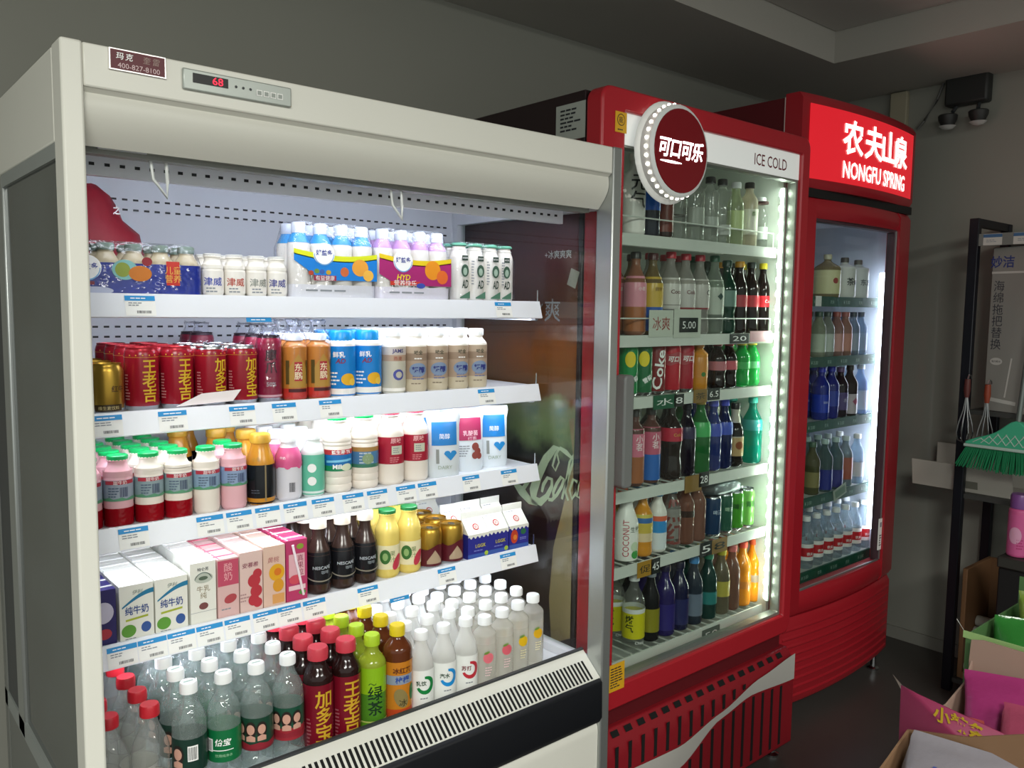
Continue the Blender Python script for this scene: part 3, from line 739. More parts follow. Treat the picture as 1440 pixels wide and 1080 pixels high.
for i in range(6): link('led_bulb', bl, tl, (2.77 + i * .08, 1.597, 1.833))
p = AY(1183, 692, 1.60); o = part(nf, 'price_card', MB().box(-.05, .05, 0, .002, -.022, .022, M('pale_green_card', 'a8b5a5', .5)).put(g_rect(.078, .028, 1), front(-.0006), M('grey_green_card', '6f8a78', .5)))
o.location = (p.x, 1.605, p.z); o.rotation_euler = (0, -.25, 0)
part(nf, 'price_card', MB().box(2.85, 2.89, 1.606, 1.608, 1.52, 1.558, PAPER))

# ================================================================== product kit
class Kind:
    def __init__(s, name, label, cat, group, parts): s.name, s.label, s.cat, s.group, s.parts = name, label, cat, group, parts
    def at(s, x, y, z, rz=-25.0, tilt=None, label=None):
        r = thing(s.name, label or s.label, s.cat, (x, y, z), math.radians(rz), s.group)
        if tilt: r.rotation_euler = (math.radians(tilt[0]), math.radians(tilt[1]), math.radians(rz))
        def add(par, specs):
            for nm, me, kids in specs:
                o = D.objects.new(nm, me); COL.objects.link(o); o.parent = par
                add(o, kids)
        add(r, s.parts); return r
def grid(kind, xs, y0, z, rows=1, dy=.06, rz=-25.0, jit=6.0, edge='shelf', cols=None):
    for i in range(rows):
        for c_, x in enumerate(xs):
            base = cols[c_] if cols else kind.label
            lb = base + (', %s from the %s edge' % (ORD[i], edge) if rows > 1 else '')
            if len(lb.replace('-', ' ').split()) > 16: lb = base + ', %s from %s edge' % (ORD[i], edge)
            if len(lb.replace('-', ' ').split()) > 16: print('LONG', lb)
            kind.at(x + random.uniform(-.0003, .0003), y0 + dy * i + (random.uniform(0, .0006) if i else 0), z, rz + random.uniform(-jit, jit), label=lb)
def spread(ks, xs):
    xs = list(xs)
    for _ in range(60):
        for i in range(len(xs) - 1):
            gap = ks[i].R + ks[i + 1].R - (xs[i + 1] - xs[i])
            if gap > 0: xs[i] -= gap / 2; xs[i + 1] += gap / 2
    return xs
def C(h, rough=.3, **k): return M('colour_' + h + ('' if rough == .3 else '_%d' % int(rough * 100)) + ('e' if k else ''), h, rough, **k)
def liquid(h, t=.55): 
    return pane('liquid_' + h, h, 1.35, bump=.12, bscale=20, rough=.06, diff=t, dcol=h)

def sh_profile(R, H, zs, rn, zn, capz, foot=.006, waist=None, grooves=()):
    p = [(0, .004), (R * .55, .002), (R * .78, 0), (R - foot * .3, foot * .6), (R, foot * 1.6)]
    zz = sorted(list(grooves))
    for z in zz: p += [(R, z - .003), (R - .0014, z), (R, z + .003)]
    if waist:
        z0, z1, rw = waist
        for i in range(9):
            t = i / 8; p.append((R - (R - rw) * (.5 - .5 * math.cos(2 * math.pi * t)), z0 + (z1 - z0) * t))
    p.append((R, zs))
    for i in range(1, 8):
        t = i / 7; p.append((rn + (R - rn) * (.5 + .5 * math.cos(math.pi * t)) ** .85, zs + (zn - zs) * t))
    p += [(rn, capz), (rn * 1.12, capz + .001), (rn * 1.12, capz + .003), (rn * .98, capz + .004), (rn * .98, H - .004), (0, H - .003)]
    p.sort(key=lambda q: 0)  # order kept
    return p
def cap_mesh(r, z0, z1, mat, ribs=18, mark=None):
    mb = MB(); n = ribs * 2; rings = []
    for z, k in ((z0, 1.0), (z0 + (z1 - z0) * .82, 1.0), (z1, .90)):
        rings.append([(r * k * (1 - .035 * (i % 2)) * math.cos(2 * math.pi * i / n), r * k * (1 - .035 * (i % 2)) * math.sin(2 * math.pi * i / n), z) for i in range(n)])
    mb.loft(rings, mat)
    if mark: mb.put(g_rect(r * 1.1, r * .28, 1), lambda u, v: (u, v, z1 + .0004), mark, 0, 0, .5)
    return mb.mesh('cap')
def bottle(name, label, cat, group, R, H, body, capm, zs=.62, rn=.012, zn=.82, caph=.020, rcap=None, lab=None, art=None, waist=None, grooves=(), seg=20, capmark=None, extra=None, liquidtop=None):
    """lab: list of (z0, z1, material) bands stacked into one label sleeve; art(mb, fn, z) draws the print"""
    R *= .968; zs_, zn_ = H * zs, H * zn; capz = H - caph - .002
    prof = sh_profile(R, H - .004, zs_, rn, zn_, capz, waist=waist, grooves=grooves)
    parts = [('bottle_body', MB().lathe(prof, body, seg).mesh('bottle_body'), [])]
    parts.append(('cap', cap_mesh(rcap or rn * 1.25, H - caph, H, capm, mark=capmark), []))
    if lab:
        def rad(z):  # outer radius of the body at height z
            best = R
            for (r0, z0), (r1, z1) in zip(prof, prof[1:]):
                if z0 <= z <= z1 and z1 > z0: best = r0 + (r1 - r0) * (z - z0) / (z1 - z0)
            return best
        pf, ms = [], []
        for z0, z1, mt in lab:
            n = 4 if (z1 - z0) > .02 else 1
            for i in range(n):
                za, zb = z0 + (z1 - z0) * i / n, z0 + (z1 - z0) * (i + 1) / n
                if pf and abs(pf[-1][1] - za) < 1e-6: ms.append(mt); pf.append((rad(zb) + .0007, zb))
                else:
                    if pf: ms.append(mt)
                    pf += [(rad(za) + .0007, za)]; ms.append(mt); pf.append((rad(zb) + .0007, zb))
        kids = []
        if art:
            a = MB(); rr = lambda th=0: (lambda u, v: ((rad(v) + .0014) * math.sin(u / R + math.radians(th)), -(rad(v) + .0014) * math.cos(u / R + math.radians(th)), v))
            art(a, rr); kids.append(('label_print', a.mesh('label_print'), []))
        parts.append(('label', MB().lathe(pf, ms, seg).mesh('label'), kids))
    if extra: parts += extra
    k_ = Kind(name, label, cat, group, parts); k_.R = R + .0012; return k_
def can(name, label, group, R, H, mat, art, rimcol=None, cat='can'):
    R *= .972; rc = rimcol or SILVER
    p = [(0, .004), (R * .72, .003), (R * .80, 0), (R * .86, .001), (R, .010), (R, H - .014), (R * .93, H - .006), (R * .88, H - .003), (R * .90, H), (R * .86, H), (R * .84, H - .004), (0, H - .004)]
    ms = [SILVER] * 3 + [SILVER] + [mat] * 2 + [rc] * 5
    a = MB(); art(a, lambda th=0: cyl(R + .0006, th))
    parts = [('can_body', MB().lathe(p, ms, 22).mesh('can_body'), [('can_print', a.mesh('can_print'), [])]),
             ('pull_tab', MB().extrude(rrect(-.007, .007, -.012, .010, .005), 'z', H - .0038, H - .0028, SILVER).mesh('pull_tab'), [])]
    k_ = Kind(name, label, cat, group, parts); k_.R = R + .0012; return k_
def carton(name, label, group, w, d, h, base, art, straw=False, cat='carton', topm=None):
    b = MB().box(-w / 2, w / 2, -d / 2, d / 2, 0, h, base)
    t = MB().box(-w / 2 + .001, w / 2 - .001, -.002, .002, h, h + .0015, topm or PAPER).box(-w / 2 + .004, -w / 2 + .006, -d / 2 + .003, d / 2 - .003, h, h + .001, topm or PAPER)
    a = MB(); art(a, front(-d / 2 - .0006, 0, h / 2))
    parts = [('carton_body', b.mesh('carton_body'), [('carton_print', a.mesh('carton_print'), [])]), ('top_fold', t.mesh('top_fold'), [])]
    if straw:
        s = MB().tube([(-w * .22, -d / 2 - .0035, h * .93), (w * .28, -d / 2 - .0035, h * .10)], .0028, M('clear_straw', 'f0e4ea', .2), 8)
        parts.append(('straw', s.mesh('straw'), []))
    return Kind(name, label, cat, group, parts)
def vt(s): return '\n'.join(s)

# ------------------------------------------------------------------ shrink packs for the top shelf
def rring(x0, x1, y0, y1, r, z, n=3): return [(x, y, z) for x, y in rrect(x0, x1, y0, y1, r, n)]
def pack(name, label, group, nx, ny, d, H, bodym, capm, bands, art, rn=.010, zs=.55, zn=.80, neckband=None, capz=.86):
    x0, x1 = -nx * d / 2, nx * d / 2; y1 = ny * d
    prof = sh_profile(d / 2 - .0008, H - .004, H * zs, rn, H * zn, H * .88)
    bm = MB().lathe(prof, bodym, 14).mesh('bottle')
    cm = MB().lathe([(rn * 1.2, H * capz), (rn * 1.22, H - .003), (rn * 1.05, H), (0, H)], capm, 12).mesh('cap')
    nb = None
    if neckband:
        z0, z1, nm = neckband
        def rad(z):
            for (r0, a), (r1, b) in zip(prof, prof[1:]):
                if a <= z <= b and b > a: return r0 + (r1 - r0) * (z - a) / (b - a)
            return d / 2
        nb = MB().lathe([(rad(z0 + (z1 - z0) * i / 4) + .0008, z0 + (z1 - z0) * i / 4) for i in range(5)], nm, 14).mesh('neck_band')
    e = .0015
    sl = MB(); zprev = None
    rings = []
    for z0, z1, mt in bands:
        sl.loft([rring(x0 - e, x1 + e, -e, y1 + e, d * .42, z0), rring(x0 - e, x1 + e, -e, y1 + e, d * .42, z1)], mt, cap=False)
    a = MB(); art(a, front(-e - .0008))
    fm = MB(); fe = e + .0006
    fm.loft([rring(x0 - fe, x1 + fe, -fe, y1 + fe, d * .42, .002), rring(x0 - fe, x1 + fe, -fe, y1 + fe, d * .42, H * zs), rring(x0 + d * .06, x1 - d * .06, d * .06, y1 - d * .06, d * .3, H * .76), rring(x0 + d * .2, x1 - d * .2, d * .2, y1 - d * .2, d * .25, H * .95), rring(x0 + d * .3, x1 - d * .3, d * .3, y1 - d * .3, d * .2, H + .003)], FILM)
    class P(Kind):
        def at(s, x, y, z, rz=0.0, tilt=None, label=None):
            r = thing(s.name, s.label, s.cat, (x, y, z), math.radians(rz), s.group)
            for i in range(nx):
                for j in range(ny):
                    b = link('bottle', bm, r, (x0 + d * (i + .5), d * (j + .5), 0)); link('cap', cm, b)
                    if nb: link('neck_band', nb, b)
            s2 = link('printed_sleeve', sl.mesh('printed_sleeve'), r); link('sleeve_print', a.mesh('sleeve_print'), s2)
            link('film_wrap', fm.mesh('film_wrap'), r)
            return r
    return P(name, label, 'bottle pack', group, [])
MILKY = C('f3efe6', .3)
def badge(a, f, u, v, s, txt='好益多', col='2a3f9a'):
    a.put(g_ell(s, s * .92), lambda p, q: (f(p, q)[0], f(p, q)[1] - .0003, f(p, q)[2]), PW, u, v)
    a.put(g_arc(s * .9, s * .10, 180, 360, 16), lambda p, q: (f(p, q)[0], f(p, q)[1] - .0006, f(p, q)[2]), C('6fa8d8'), u, v)
    a.put(g_text(txt, w=s * 1.5, bold=.02), lambda p, q: (f(p, q)[0], f(p, q)[1] - .0008, f(p, q)[2]), C(col), u, v + s * .1)
def fwd(f, e): return lambda p, q: (f(p, q)[0], f(p, q)[1] - e, f(p, q)[2])

NAVY = C('1a2f8f')
def art_packA(a, f):
    badge(a, f, -.085, .048, .024)
    a.put(g_ell(.022, .018), f, C('7fb9b8'), -.022, .046); a.put(g_ell(.013, .013), fwd(f, .0003), C('8a9a3a'), -.026, .046)
    a.put(g_ell(.020, .014), fwd(f, .0004), C('c8741f'), .004, .040); a.put(g_ell(.009, .008), fwd(f, .0006), C('8f1f2a'), .016, .062)
    a.put(g_rect(.024, .044, 2), fwd(f, .0003), C('c22f26'), .062, .042); a.put(g_text('儿童\n营养', h=.03), fwd(f, .0007), C('e0b050'), .062, .040)
    a.put(g_rect(.03, .006, 2), f, C('7a2a3c'), -.088, .021); a.put(g_ell(.028, .007), f, C('b9bfd6'), -.07, .008)
PA = pack('yogurt_drink_pack', 'low shrink-wrapped pack of small yogurt drinks with a dark blue printed sleeve', None, 5, 2, .0475, .094, C('c9bb9a'), C('6d7f74'), [(.003, .058, NAVY)], art_packA, zs=.62, zn=.86, rn=.013)
PA.at(.467, 1.592, SZ[0])
def art_packB(a, f):
    a.put(g_band(-.098, .098, lambda u: .092 - .014 * math.sin((u + .1) * 14), lambda u: .103 - .012 * math.sin((u + .1) * 14), 12), f, C('d9e021'))
    a.put(g_band(-.098, .098, lambda u: (.040 + .62 * max(0, -.035 - u)), lambda u: .094 - .014 * math.sin((u + .1) * 14), 12), f, C('0f7fd6'))
    badge(a, f, -.030, .094, .025)
    a.put(g_rect(.052, .011, 2), fwd(f, .0003), C('9c2a48'), -.028, .044); a.put(g_text('有益健康', w=.044), fwd(f, .0006), PW, -.028, .044)
    for i, (u, v) in enumerate(((-.06, .054), (-.047, .058), (-.035, .057), (-.02, .056))): a.put(g_ell(.006, .005, 6), fwd(f, .0004), C(('b5452a', '6d8f3a', '3a5fae', 'c9a02a')[i]), u, v)
    a.put(g_ell(.020, .018), fwd(f, .0003), C('e8a13a'), .056, .068); a.put(g_ell(.013, .012), fwd(f, .0005), C('f0b84a'), .076, .052)
    a.put(g_ell(.010, .010), fwd(f, .0004), C('d06a3a'), .018, .058)
    a.put(g_lines(.15, .008, 1, 4), f, GREYINK, 0, .018)
PB = pack('yogurt_drink_pack', 'tall shrink-wrapped pack of yogurt drinks with bright blue sleeve and light blue neck bands', None, 4, 2, .0495, .158, MILKY, M('pale_clear_cap', 'dfe6f2', .2), [(.003, .030, C('e6e6ea'))], art_packB, neckband=(.116, .136, C('3f9fe0')), zs=.68, zn=.88, rn=.0125)
PB.at(.868, 1.590, SZ[0])
def art_packC(a, f):
    a.put(g_band(-.098, .098, lambda u: .092 - .014 * math.sin((u + .1) * 14), lambda u: .103 - .012 * math.sin((u + .1) * 14), 12), f, C('e8c81f'))
    a.put(g_band(-.098, .098, lambda u: (.034 + .5 * max(0, -.05 - u)), lambda u: .094 - .014 * math.sin((u + .1) * 14), 12), f, C('a8246e'))
    badge(a, f, -.036, .088, .026)
    a.put(g_text('HYD', w=.036, bold=.02, shear=.2), fwd(f, .0006), C('e8d020'), -.035, .052); a.put(g_band(-.07, .01, .034, .043, 6), fwd(f, .0003), C('c93a2a'))
    a.put(g_text('营养快乐', w=.06), fwd(f, .0006), PW, -.03, .0385)
    a.put(g_ell(.022, .022), fwd(f, .0003), C('e8921f'), .045, .070); a.put(g_ell(.016, .016), fwd(f, .0005), C('e06a2a'), .072, .055); a.put(g_ell(.012, .006), fwd(f, .0004), C('3a4fae'), .012, .034)
    a.put(g_lines(.15, .008, 1, 4), f, GREYINK, 0, .018)
PC = pack('yogurt_drink_pack', 'tall shrink-wrapped pack of yogurt drinks with magenta sleeve and lilac neck bands', None, 4, 2, .0495, .158, MILKY, M('pale_clear_cap'), [(.003, .030, C('e6e2ea'))], art_packC, neckband=(.116, .136, C('cf9fd8')), zs=.68, zn=.88, rn=.0125)
PC.at(1.070, 1.590, SZ[0])
def art_AD(a, f):
    for i in range(4):
        u = -.0713 + i * .0475
        if i == 3: u = .0713 - .012
        a.put(g_rect(.018, .012, 1), f, C('2d4038'), u, .104); a.put(g_text('娃哈哈', w=.015), fwd(f, .0004), PW, u, .104)
        a.put(g_ell(.011, .015), f, C('3d5a4a'), u, .074); a.put(g_ell(.006, .009), fwd(f, .0003), C('9fb5a5'), u, .072)
        a.put(g_text('AD', w=.019, h=.02, bold=.02, shear=.2), fwd(f, .0004), C('20382c'), u, .042)
        a.put(g_band(-.015, .015, .008, lambda q: .018 + q * .5, 4), f, C('4f7a64'), u)
        if i < 3: a.put(g_lines(.010, .06, 9, i), f, GREYINK, u + .024, .07)
PD = pack('calcium_milk_pack', 'shrink-wrapped pack of white calcium milk bottles with dark green AD print', None, 4, 2, .0475, .140, MILKY, C('6fb49a'), [], art_AD, zs=.74, zn=.92, rn=.0165, capz=.955)
PD.at(1.282, 1.592, SZ[0])
# small loose white yogurt bottles
def art_jw(col):
    def f(a, fn): a.put(g_text('津威', w=.034, bold=.01), fn(6), C(col), 0, .030); a.put(g_lines(.026, .012, 2, 3), fn(6), GREYINK, 0, .014)
    return f
for x, col, cw in ((.611, '3a4fae', 'blue'), (.655, 'b54a3a', 'red'), (.699, '8a8f86', 'grey'), (.743, '3a3f8e', 'indigo')):
    kd = bottle('lactic_drink_bottle', 'small squat white lactic drink bottle with %s characters 津威' % cw, 'bottle', 'small white lactic drinks on the top shelf', .0212, .084, MILKY, C('d8d8d4'), zs=.66, rn=.015, zn=.86, caph=.006, rcap=.0165, lab=[(.008, .050, C('ece8e0'))], art=art_jw(col), waist=(.050, .062, .0195))
    grid(kd, [x], 1.612, SZ[0], 3, .045, -20)
# red carrier bag
bag = MB(); rings = []
rnd = random.Random(4)
prof_b = [(0, .075, .055), (.03, .092, .066), (.08, .096, .070), (.125, .088, .060), (.150, .078, .05), (.175, .062, .045), (.20, .050, .034), (.216, .028, .018)]
for z, a_, b_ in prof_b:
    rings.append([(a_ * math.cos(2 * math.pi * k / 18) * rnd.uniform(.93, 1.07) + (.012 if z > .14 else 0) * -1, b_ * math.sin(2 * math.pi * k / 18) * rnd.uniform(.9, 1.1), z + rnd.uniform(-.003, .003)) for k in range(18)])
bag.loft(rings, M('red_bag_fabric', '8c1024', .55, bump=.3, nscale=25))
bt = thing('carrier_bag', 'crumpled dark red carrier bag slumped behind the low yogurt pack', 'bag', (.440, 1.80, SZ[0]))
bb = part(bt, 'bag_body', bag, angle=70)
t = MB(); t.put(g_text('之', h=.018, bold=.03), lambda u, v: (.040 + u * .7, -.042 - u * .2, .168 + v), PW); part(bb, 'bag_print', t)

# ------------------------------------------------------------------ second shelf
GOLD = C('b8923a', .28)
GOLDM = M('gold_can_metal', 'b8933c', .3, .85)
def art_gold(a, fn):
    a.put(g_text('红牛', h=.012, bold=.02), fn(42), C('5a3a14'), 0, .046); a.put(g_rect(.05, .012, 4), fn(10), C('3a2a12'), 0, .012); a.put(g_text('维生素饮料', w=.036), lambda u, v: tuple(k * 1.01 if i < 2 else k for i, k in enumerate(fn(10)(u, v))), C('d9c890'), 0, .012)
kd = can('energy_drink_can', 'squat gold energy drink can beside the red herbal tea cans', 'gold cans on the second shelf', .031, .091, GOLDM, art_gold, GOLDM)
grid(kd, [.412], 1.612, SZ[1], 4, .065, -10)
HRED = C('8f1022', .25)
def art_wlj(txt):
    def f(a, fn):
        a.put(g_text(vt(txt), h=.078, bold=.016, line=.92), fn(32), C('d9b02a'), 0, .056)
        a.put(g_band(-.06, .06, .100, .1005, 8), fn(0), C('d9b02a')); a.put(g_text('· · · · ·', w=.05), fn(10), C('e0b040'), 0, .104)
        a.put(g_lines(.014, .05, 9, 4), fn(-48), C('c98a8a'), 0, .045)
    return f
k1 = can('herbal_tea_can', 'red herbal tea can with red rim and gold characters 王老吉', 'red 王老吉 cans on the second shelf', .0312, .118, HRED, art_wlj('王老吉'), M('red_can_rim', 'a0202c', .3, .4))
k2 = can('herbal_tea_can', 'red herbal tea can with silver rim and gold characters 加多宝', 'red 加多宝 cans on the second shelf', .0312, .118, HRED, art_wlj('加多宝'), SILVER)
grid(k1, [.479, .543], 1.626, SZ[1], 4, .066, -20, 4, cols=['red-rimmed 王老吉 can beside the gold can', 'red-rimmed 王老吉 can beside the silver rimmed cans'])
grid(k2, [.607, .6705], 1.622, SZ[1], 3, .066, -15, 4, cols=['silver-rimmed 加多宝 can beside the red rimmed cans', 'silver-rimmed 加多宝 can beside the magenta can'])
pp = MB().extrude([(0, 0), (.110, .004), (.128, .026), (.05, .022)], 'y', -.0008, .0008, M('white_leaflet', 'efe6e6', .6))
o = part(None, 'leaflet', pp); o.location = (.528, 1.5895, SZ[1] + .006); o.rotation_euler = (math.radians(-4), 0, 0)
tag(o, 'loose white paper leaflet leaning on the red herbal tea cans', 'leaflet')
def bagfilm(w0, w1, d0, h):
    r = random.Random(int(h * 9999)); rings = []
    for z, k in ((.002, 1), (h * .78, 1), (h * .86, .9), (h * .94, .62), (h * 1.0, .5), (h * 1.06, .62)):
        rings.append([(x * (k + r.uniform(-.04, .04)), y * (k + r.uniform(-.04, .04)), z + (r.uniform(-.004, .004) if k < 1 else 0)) for x, y in rrect(-w0 / 2, w0 / 2, -d0 / 2, d0 / 2, w0 * .47, 4)])
    return MB().loft(rings, FILM).mesh('film_wrap', 70)
def art_dark(a, fn):
    a.put(g_text(vt('魔爪'), h=.05, bold=.02), fn(14), C('3a1a26'), 0, .085); a.put(g_text('50%', w=.02, bold=.02), fn(14), C('a9a0a8'), 0, .038); a.put(g_band(-.05, .05, .012, .016, 6), fn(0), C('c9a0a8'))
kd = can('energy_drink_can', 'dark magenta drink can in film beside the orange bottles', 'tall dark magenta cans on the second shelf', .0262, .138, C('8c1c3c', .28), art_dark, M('dark_can_rim', '3a3038', .3, .6))
kd.parts.append(('film_wrap', bagfilm(.052, .052, .052, .150), []))
grid(kd, [.7285], 1.622, SZ[1], 3, .06, -22)
kd2 = Kind('energy_drink_can', 'tall dark magenta drink can standing behind the 加多宝 cans', 'can', 'magenta cans behind the herbal tea cans', kd.parts)
grid(kd2, [.664], 1.822, SZ[1], 2, .06, -22)
def art_dp(a, fn):
    a.put(g_band(-.019, .019, .028, lambda u: .098 - abs(u) * 1.5, 6), fn(12), C('b58a3c')); f2 = lambda u, v: tuple(k * 1.012 if i < 2 else k for i, k in enumerate(fn(12)(u, v)))
    a.put(g_rect(.016, .040, 2), f2, C('b0303a'), 0, .062); f3 = lambda u, v: tuple(k * 1.024 if i < 2 else k for i, k in enumerate(fn(12)(u, v)))
    a.put(g_text(vt('东鹏'), h=.034, bold=.012), f3, C('f0e2c0'), 0, .062)
    for u in (-.022, .022): a.put(g_band(u - .004, u + .004, .035, .085, 2), fn(12), C('5a4a22'))
    a.put(g_rect(.04, .007, 4), fn(12), C('4a1a1e'), 0, .022)
kd = bottle('energy_drink_bottle', 'orange 东鹏 energy drink bottle in gathered film', 'bottle', 'orange 东鹏 bottles on the second shelf', .0268, .140, C('c8803a'), M('pale_clear_cap'), zs=.80, rn=.015, zn=.90, caph=.014, lab=[(.004, .026, C('c2352c')), (.026, .112, C('c07a32'))], art=art_dp, extra=[('film_wrap', bagfilm(.053, .053, .053, .158), [])])
grid(kd, [.7845, .8395], 1.622, SZ[1], 3, .06, -18, cols=['orange 东鹏 bottle in film beside the magenta can', 'orange 东鹏 bottle in film beside the blue jar'])
BLU = C('1580cf', .25)
def art_blue(a, fn):
    a.put(g_text('鲜乳', w=.026, bold=.02), fn(-14), PW, 0, .094); a.put(g_text('AD', w=.022, bold=.03, shear=.2), fn(-8), C('7a2f58'), 0, .080)
    a.put(g_ell(.016, .013), fn(22), C('e8b020'), 0, .040); a.put(g_ell(.008, .008), fn(40), C('f0c850'), 0, .034)
    a.put(g_lines(.028, .032, 4, 7), fn(-28), PW, 0, .042); a.put(g_text('每日', w=.022), fn(20), PW, 0, .014)
kd = bottle('milk_drink_jar', 'bright blue milk drink jar with broad blue lid', 'jar', 'blue jars on the second shelf', .0335, .146, MILKY, C('0f86c8', .3), zs=.80, rn=.024, zn=.87, caph=.024, rcap=.0265, lab=[(.004, .112, BLU)], art=art_blue)
grid(kd, [.8985, .965], 1.630, SZ[1], 2, .07, -24, cols=['blue milk drink jar beside the orange bottle', 'blue milk drink jar beside the purple ring bottle'])
TAUPE = C('b09a86')
def art_coffee(a, fn):
    a.put(g_text('味全', w=.020, bold=.02), fn(12), C('4a4a3a'), 0, .094); a.put(g_lines(.02, .006, 1, 6), fn(12), PW, 0, .080)
    a.put(g_ell(.021, .016), fn(12), C('7f93b0'), 0, .054); f2 = lambda u, v: tuple(k * 1.012 if i < 2 else k for i, k in enumerate(fn(12)(u, v)))
    a.put(g_text('轻醇', w=.030, bold=.03), f2, C('26307e'), 0, .054); a.put(g_lines(.028, .012, 2, 8), fn(12), C('6a6f9a'), 0, .036); a.put(g_lines(.034, .005, 1, 3), fn(12), C('7a6a5a'), 0, .022)
def art_coffee0(a, fn):
    a.put(g_text('JAMS', w=.026, bold=.02), fn(12), C('3a3a7a'), 0, .098); a.put(g_text('燕麦', w=.02), fn(12), C('a04a3a'), 0, .082); a.put(g_arc(.010, .006, 0, 360, 14), fn(16), C('4a4f98'), 0, .045)
k0 = bottle('oat_milk_bottle', 'pale grey milk bottle with a purple ring mark', 'bottle', 'pale oat milk bottles on the second shelf', .0288, .148, MILKY, WCAP, zs=.74, rn=.0165, zn=.86, caph=.016, rcap=.019, lab=[(.004, .076, C('c3bfae')), (.076, .090, C('b59a84')), (.090, .108, C('c9c0b8'))], art=art_coffee0)
k3 = bottle('latte_milk_bottle', 'beige latte milk bottle with white cap and blue oval mark', 'bottle', 'beige latte bottles on the second shelf', .0288, .148, MILKY, WCAP, zs=.74, rn=.0165, zn=.86, caph=.016, rcap=.019, lab=[(.004, .032, C('c9bda4')), (.032, .075, TAUPE), (.075, .092, C('9a8470')), (.092, .108, C('b8a48e'))], art=art_coffee, grooves=())
grid(k0, [1.0275], 1.618, SZ[1], 4, .062, -22)
grid(k3, [1.0865, 1.147, 1.208, 1.267], 1.618, SZ[1], 4, .062, -22, 8, cols=['beige latte bottle beside the purple ring bottle', 'beige latte bottle second from the purple ring bottle', 'beige latte bottle third from the purple ring bottle', 'beige latte bottle nearest the glass end wall'])

# ------------------------------------------------------------------ third shelf
PINKM = C('e8b4bc'); CREAMM = C('efe6da')
GCAP = C('14a85a', .3)
def art_lzy(a, fn):
    a.put(g_rect(.052, .007, 6), fn(10), C('b53a48'), 0, .084); a.put(g_text('甜牛奶', w=.022), lambda u, v: tuple(k * 1.012 if i < 2 else k for i, k in enumerate(fn(10)(u, v))), PW, 0, .084)
    a.put(g_bars(.014, .018, 9), fn(24), C('3a4468'), 0, .066); a.put(g_lines(.02, .02, 4, 6), fn(-14), C('5a6a80'), 0, .066)
    a.put(g_band(-.05, .05, .050, lambda u: .055 + .002 * math.sin(u * 300), 14), fn(0), C('5f9a78'))
def lzy(label, group, body, sleeve, extra=None):
    return bottle('sweet_milk_bottle', label, 'bottle', group, .0262, .132, body, GCAP, zs=.70, rn=.0165, zn=.88, caph=.009, rcap=.0185, lab=[(.050, .088, sleeve)], art=art_lzy, grooves=(.096, .101), extra=extra)
redfilm = MB().lathe([(.0259, .003), (.0261, .020), (.0261, .036)], pane('red_tinted_film', 'd84050', 1.4, bump=.4, bscale=40, diff=.55, dcol='b01c30'), 20).mesh('red_film')
kp = lzy('pink green-capped milk bottle in red-footed film', 'pink sweet milk bottles packed in film', PINKM, C('9fa9b8'), [('film_foot', redfilm, [])])
kc = lzy('cream green-capped milk bottle in red-footed film', 'cream sweet milk bottles packed in film', CREAMM, C('8fa3a8'), [('film_foot', redfilm, [])])
kl = lzy('loose cream sweet milk bottle with green cap and blue label', 'loose cream sweet milk bottles', CREAMM, C('8fa9c0'))
kq = lzy('loose pink milk bottle beside the black jelly drink', 'loose pink sweet milk bottles', PINKM, C('8fa3c4'))
grid(kp, [.374, .428], 1.613, SZ[2], 5, .0545, -15, cols=['pink milk bottle in red film beside the post', 'pink milk bottle in red film beside cream bottles'])
grid(kc, [.482, .536], 1.612, SZ[2], 5, .0545, -15, cols=['cream milk bottle in red film beside the pink ones', 'cream milk bottle in red film beside the loose bottles'])
grid(kl, [.590], 1.612, SZ[2], 1, .055, -15)
grid(kq, [.645], 1.612, SZ[2], 2, .055, -15)
def art_blk(a, fn): a.put(g_band(-.0015, .0015, .01, .085, 1), fn(18), C('8a7a5a')); a.put(g_text('仙草', w=.018), fn(-20), C('b08a3a'), 0, .096); a.put(g_lines(.02, .01, 2, 5), fn(-20), C('4a4f5a'), 0, .03)
kd = bottle('herbal_jelly_bottle', 'black herbal jelly drink bottle with amber shoulder and gold cap', 'bottle', 'black bottles with gold caps on the third shelf', .0295, .146, C('c98a2a', .25), C('c4952f', .35), zs=.55, rn=.018, zn=.86, caph=.018, rcap=.021, lab=[(.004, .084, C('15181c', .25))], art=art_blk)
for x, y in ((.705, 1.618), (.600, 1.800), (.662, 1.745), (.640, 1.870), (.705, 1.690), (.706, 1.805)):
    kd.at(x, y, SZ[2], -18 + random.uniform(-8, 8), label='gold-capped black herbal jelly bottle ' + {(.705, 1.618): 'at the shelf edge beside the pink milk shake', (.705, 1.690): 'right behind the one at the shelf edge', (.662, 1.745): 'behind the loose pink milk bottles', (.600, 1.800): 'behind the loose cream milk bottle', (.640, 1.870): 'deepest in the shelf by the perforated wall', (.706, 1.805): 'deep in the shelf beside the pink milk shakes'}[(x, y)])
def art_pink(a, fn):
    a.put(g_bars(.012, .020, 10), fn(6), INK, 0, .030); a.put(g_text('牛奶', w=.012), fn(-35), PW, 0, .092)
    a.put(g_band(-.06, .06, lambda u: .072 + .004 * math.sin(u * 240), .082, 40), fn(0), C('d65c8c'))
kd = bottle('milk_shake_bottle', 'white milk shake bottle with wavy pink shoulder', 'bottle', 'pink milk shake bottles on the third shelf', .0278, .142, C('e4e2ea'), WCAP, zs=.62, rn=.016, zn=.84, caph=.018, rcap=.018, lab=[(.008, .072, C('dcdae2')), (.072, .112, C('d65c8c'))], art=art_pink)
grid(kd, [.767], 1.618, SZ[2], 4, .06, -15)
def art_teal(a, fn): a.put(g_ell(.009, .0095), fn(-10), PW, 0, .064); a.put(g_ell(.009, .0095), fn(-10), PW, 0, .036)
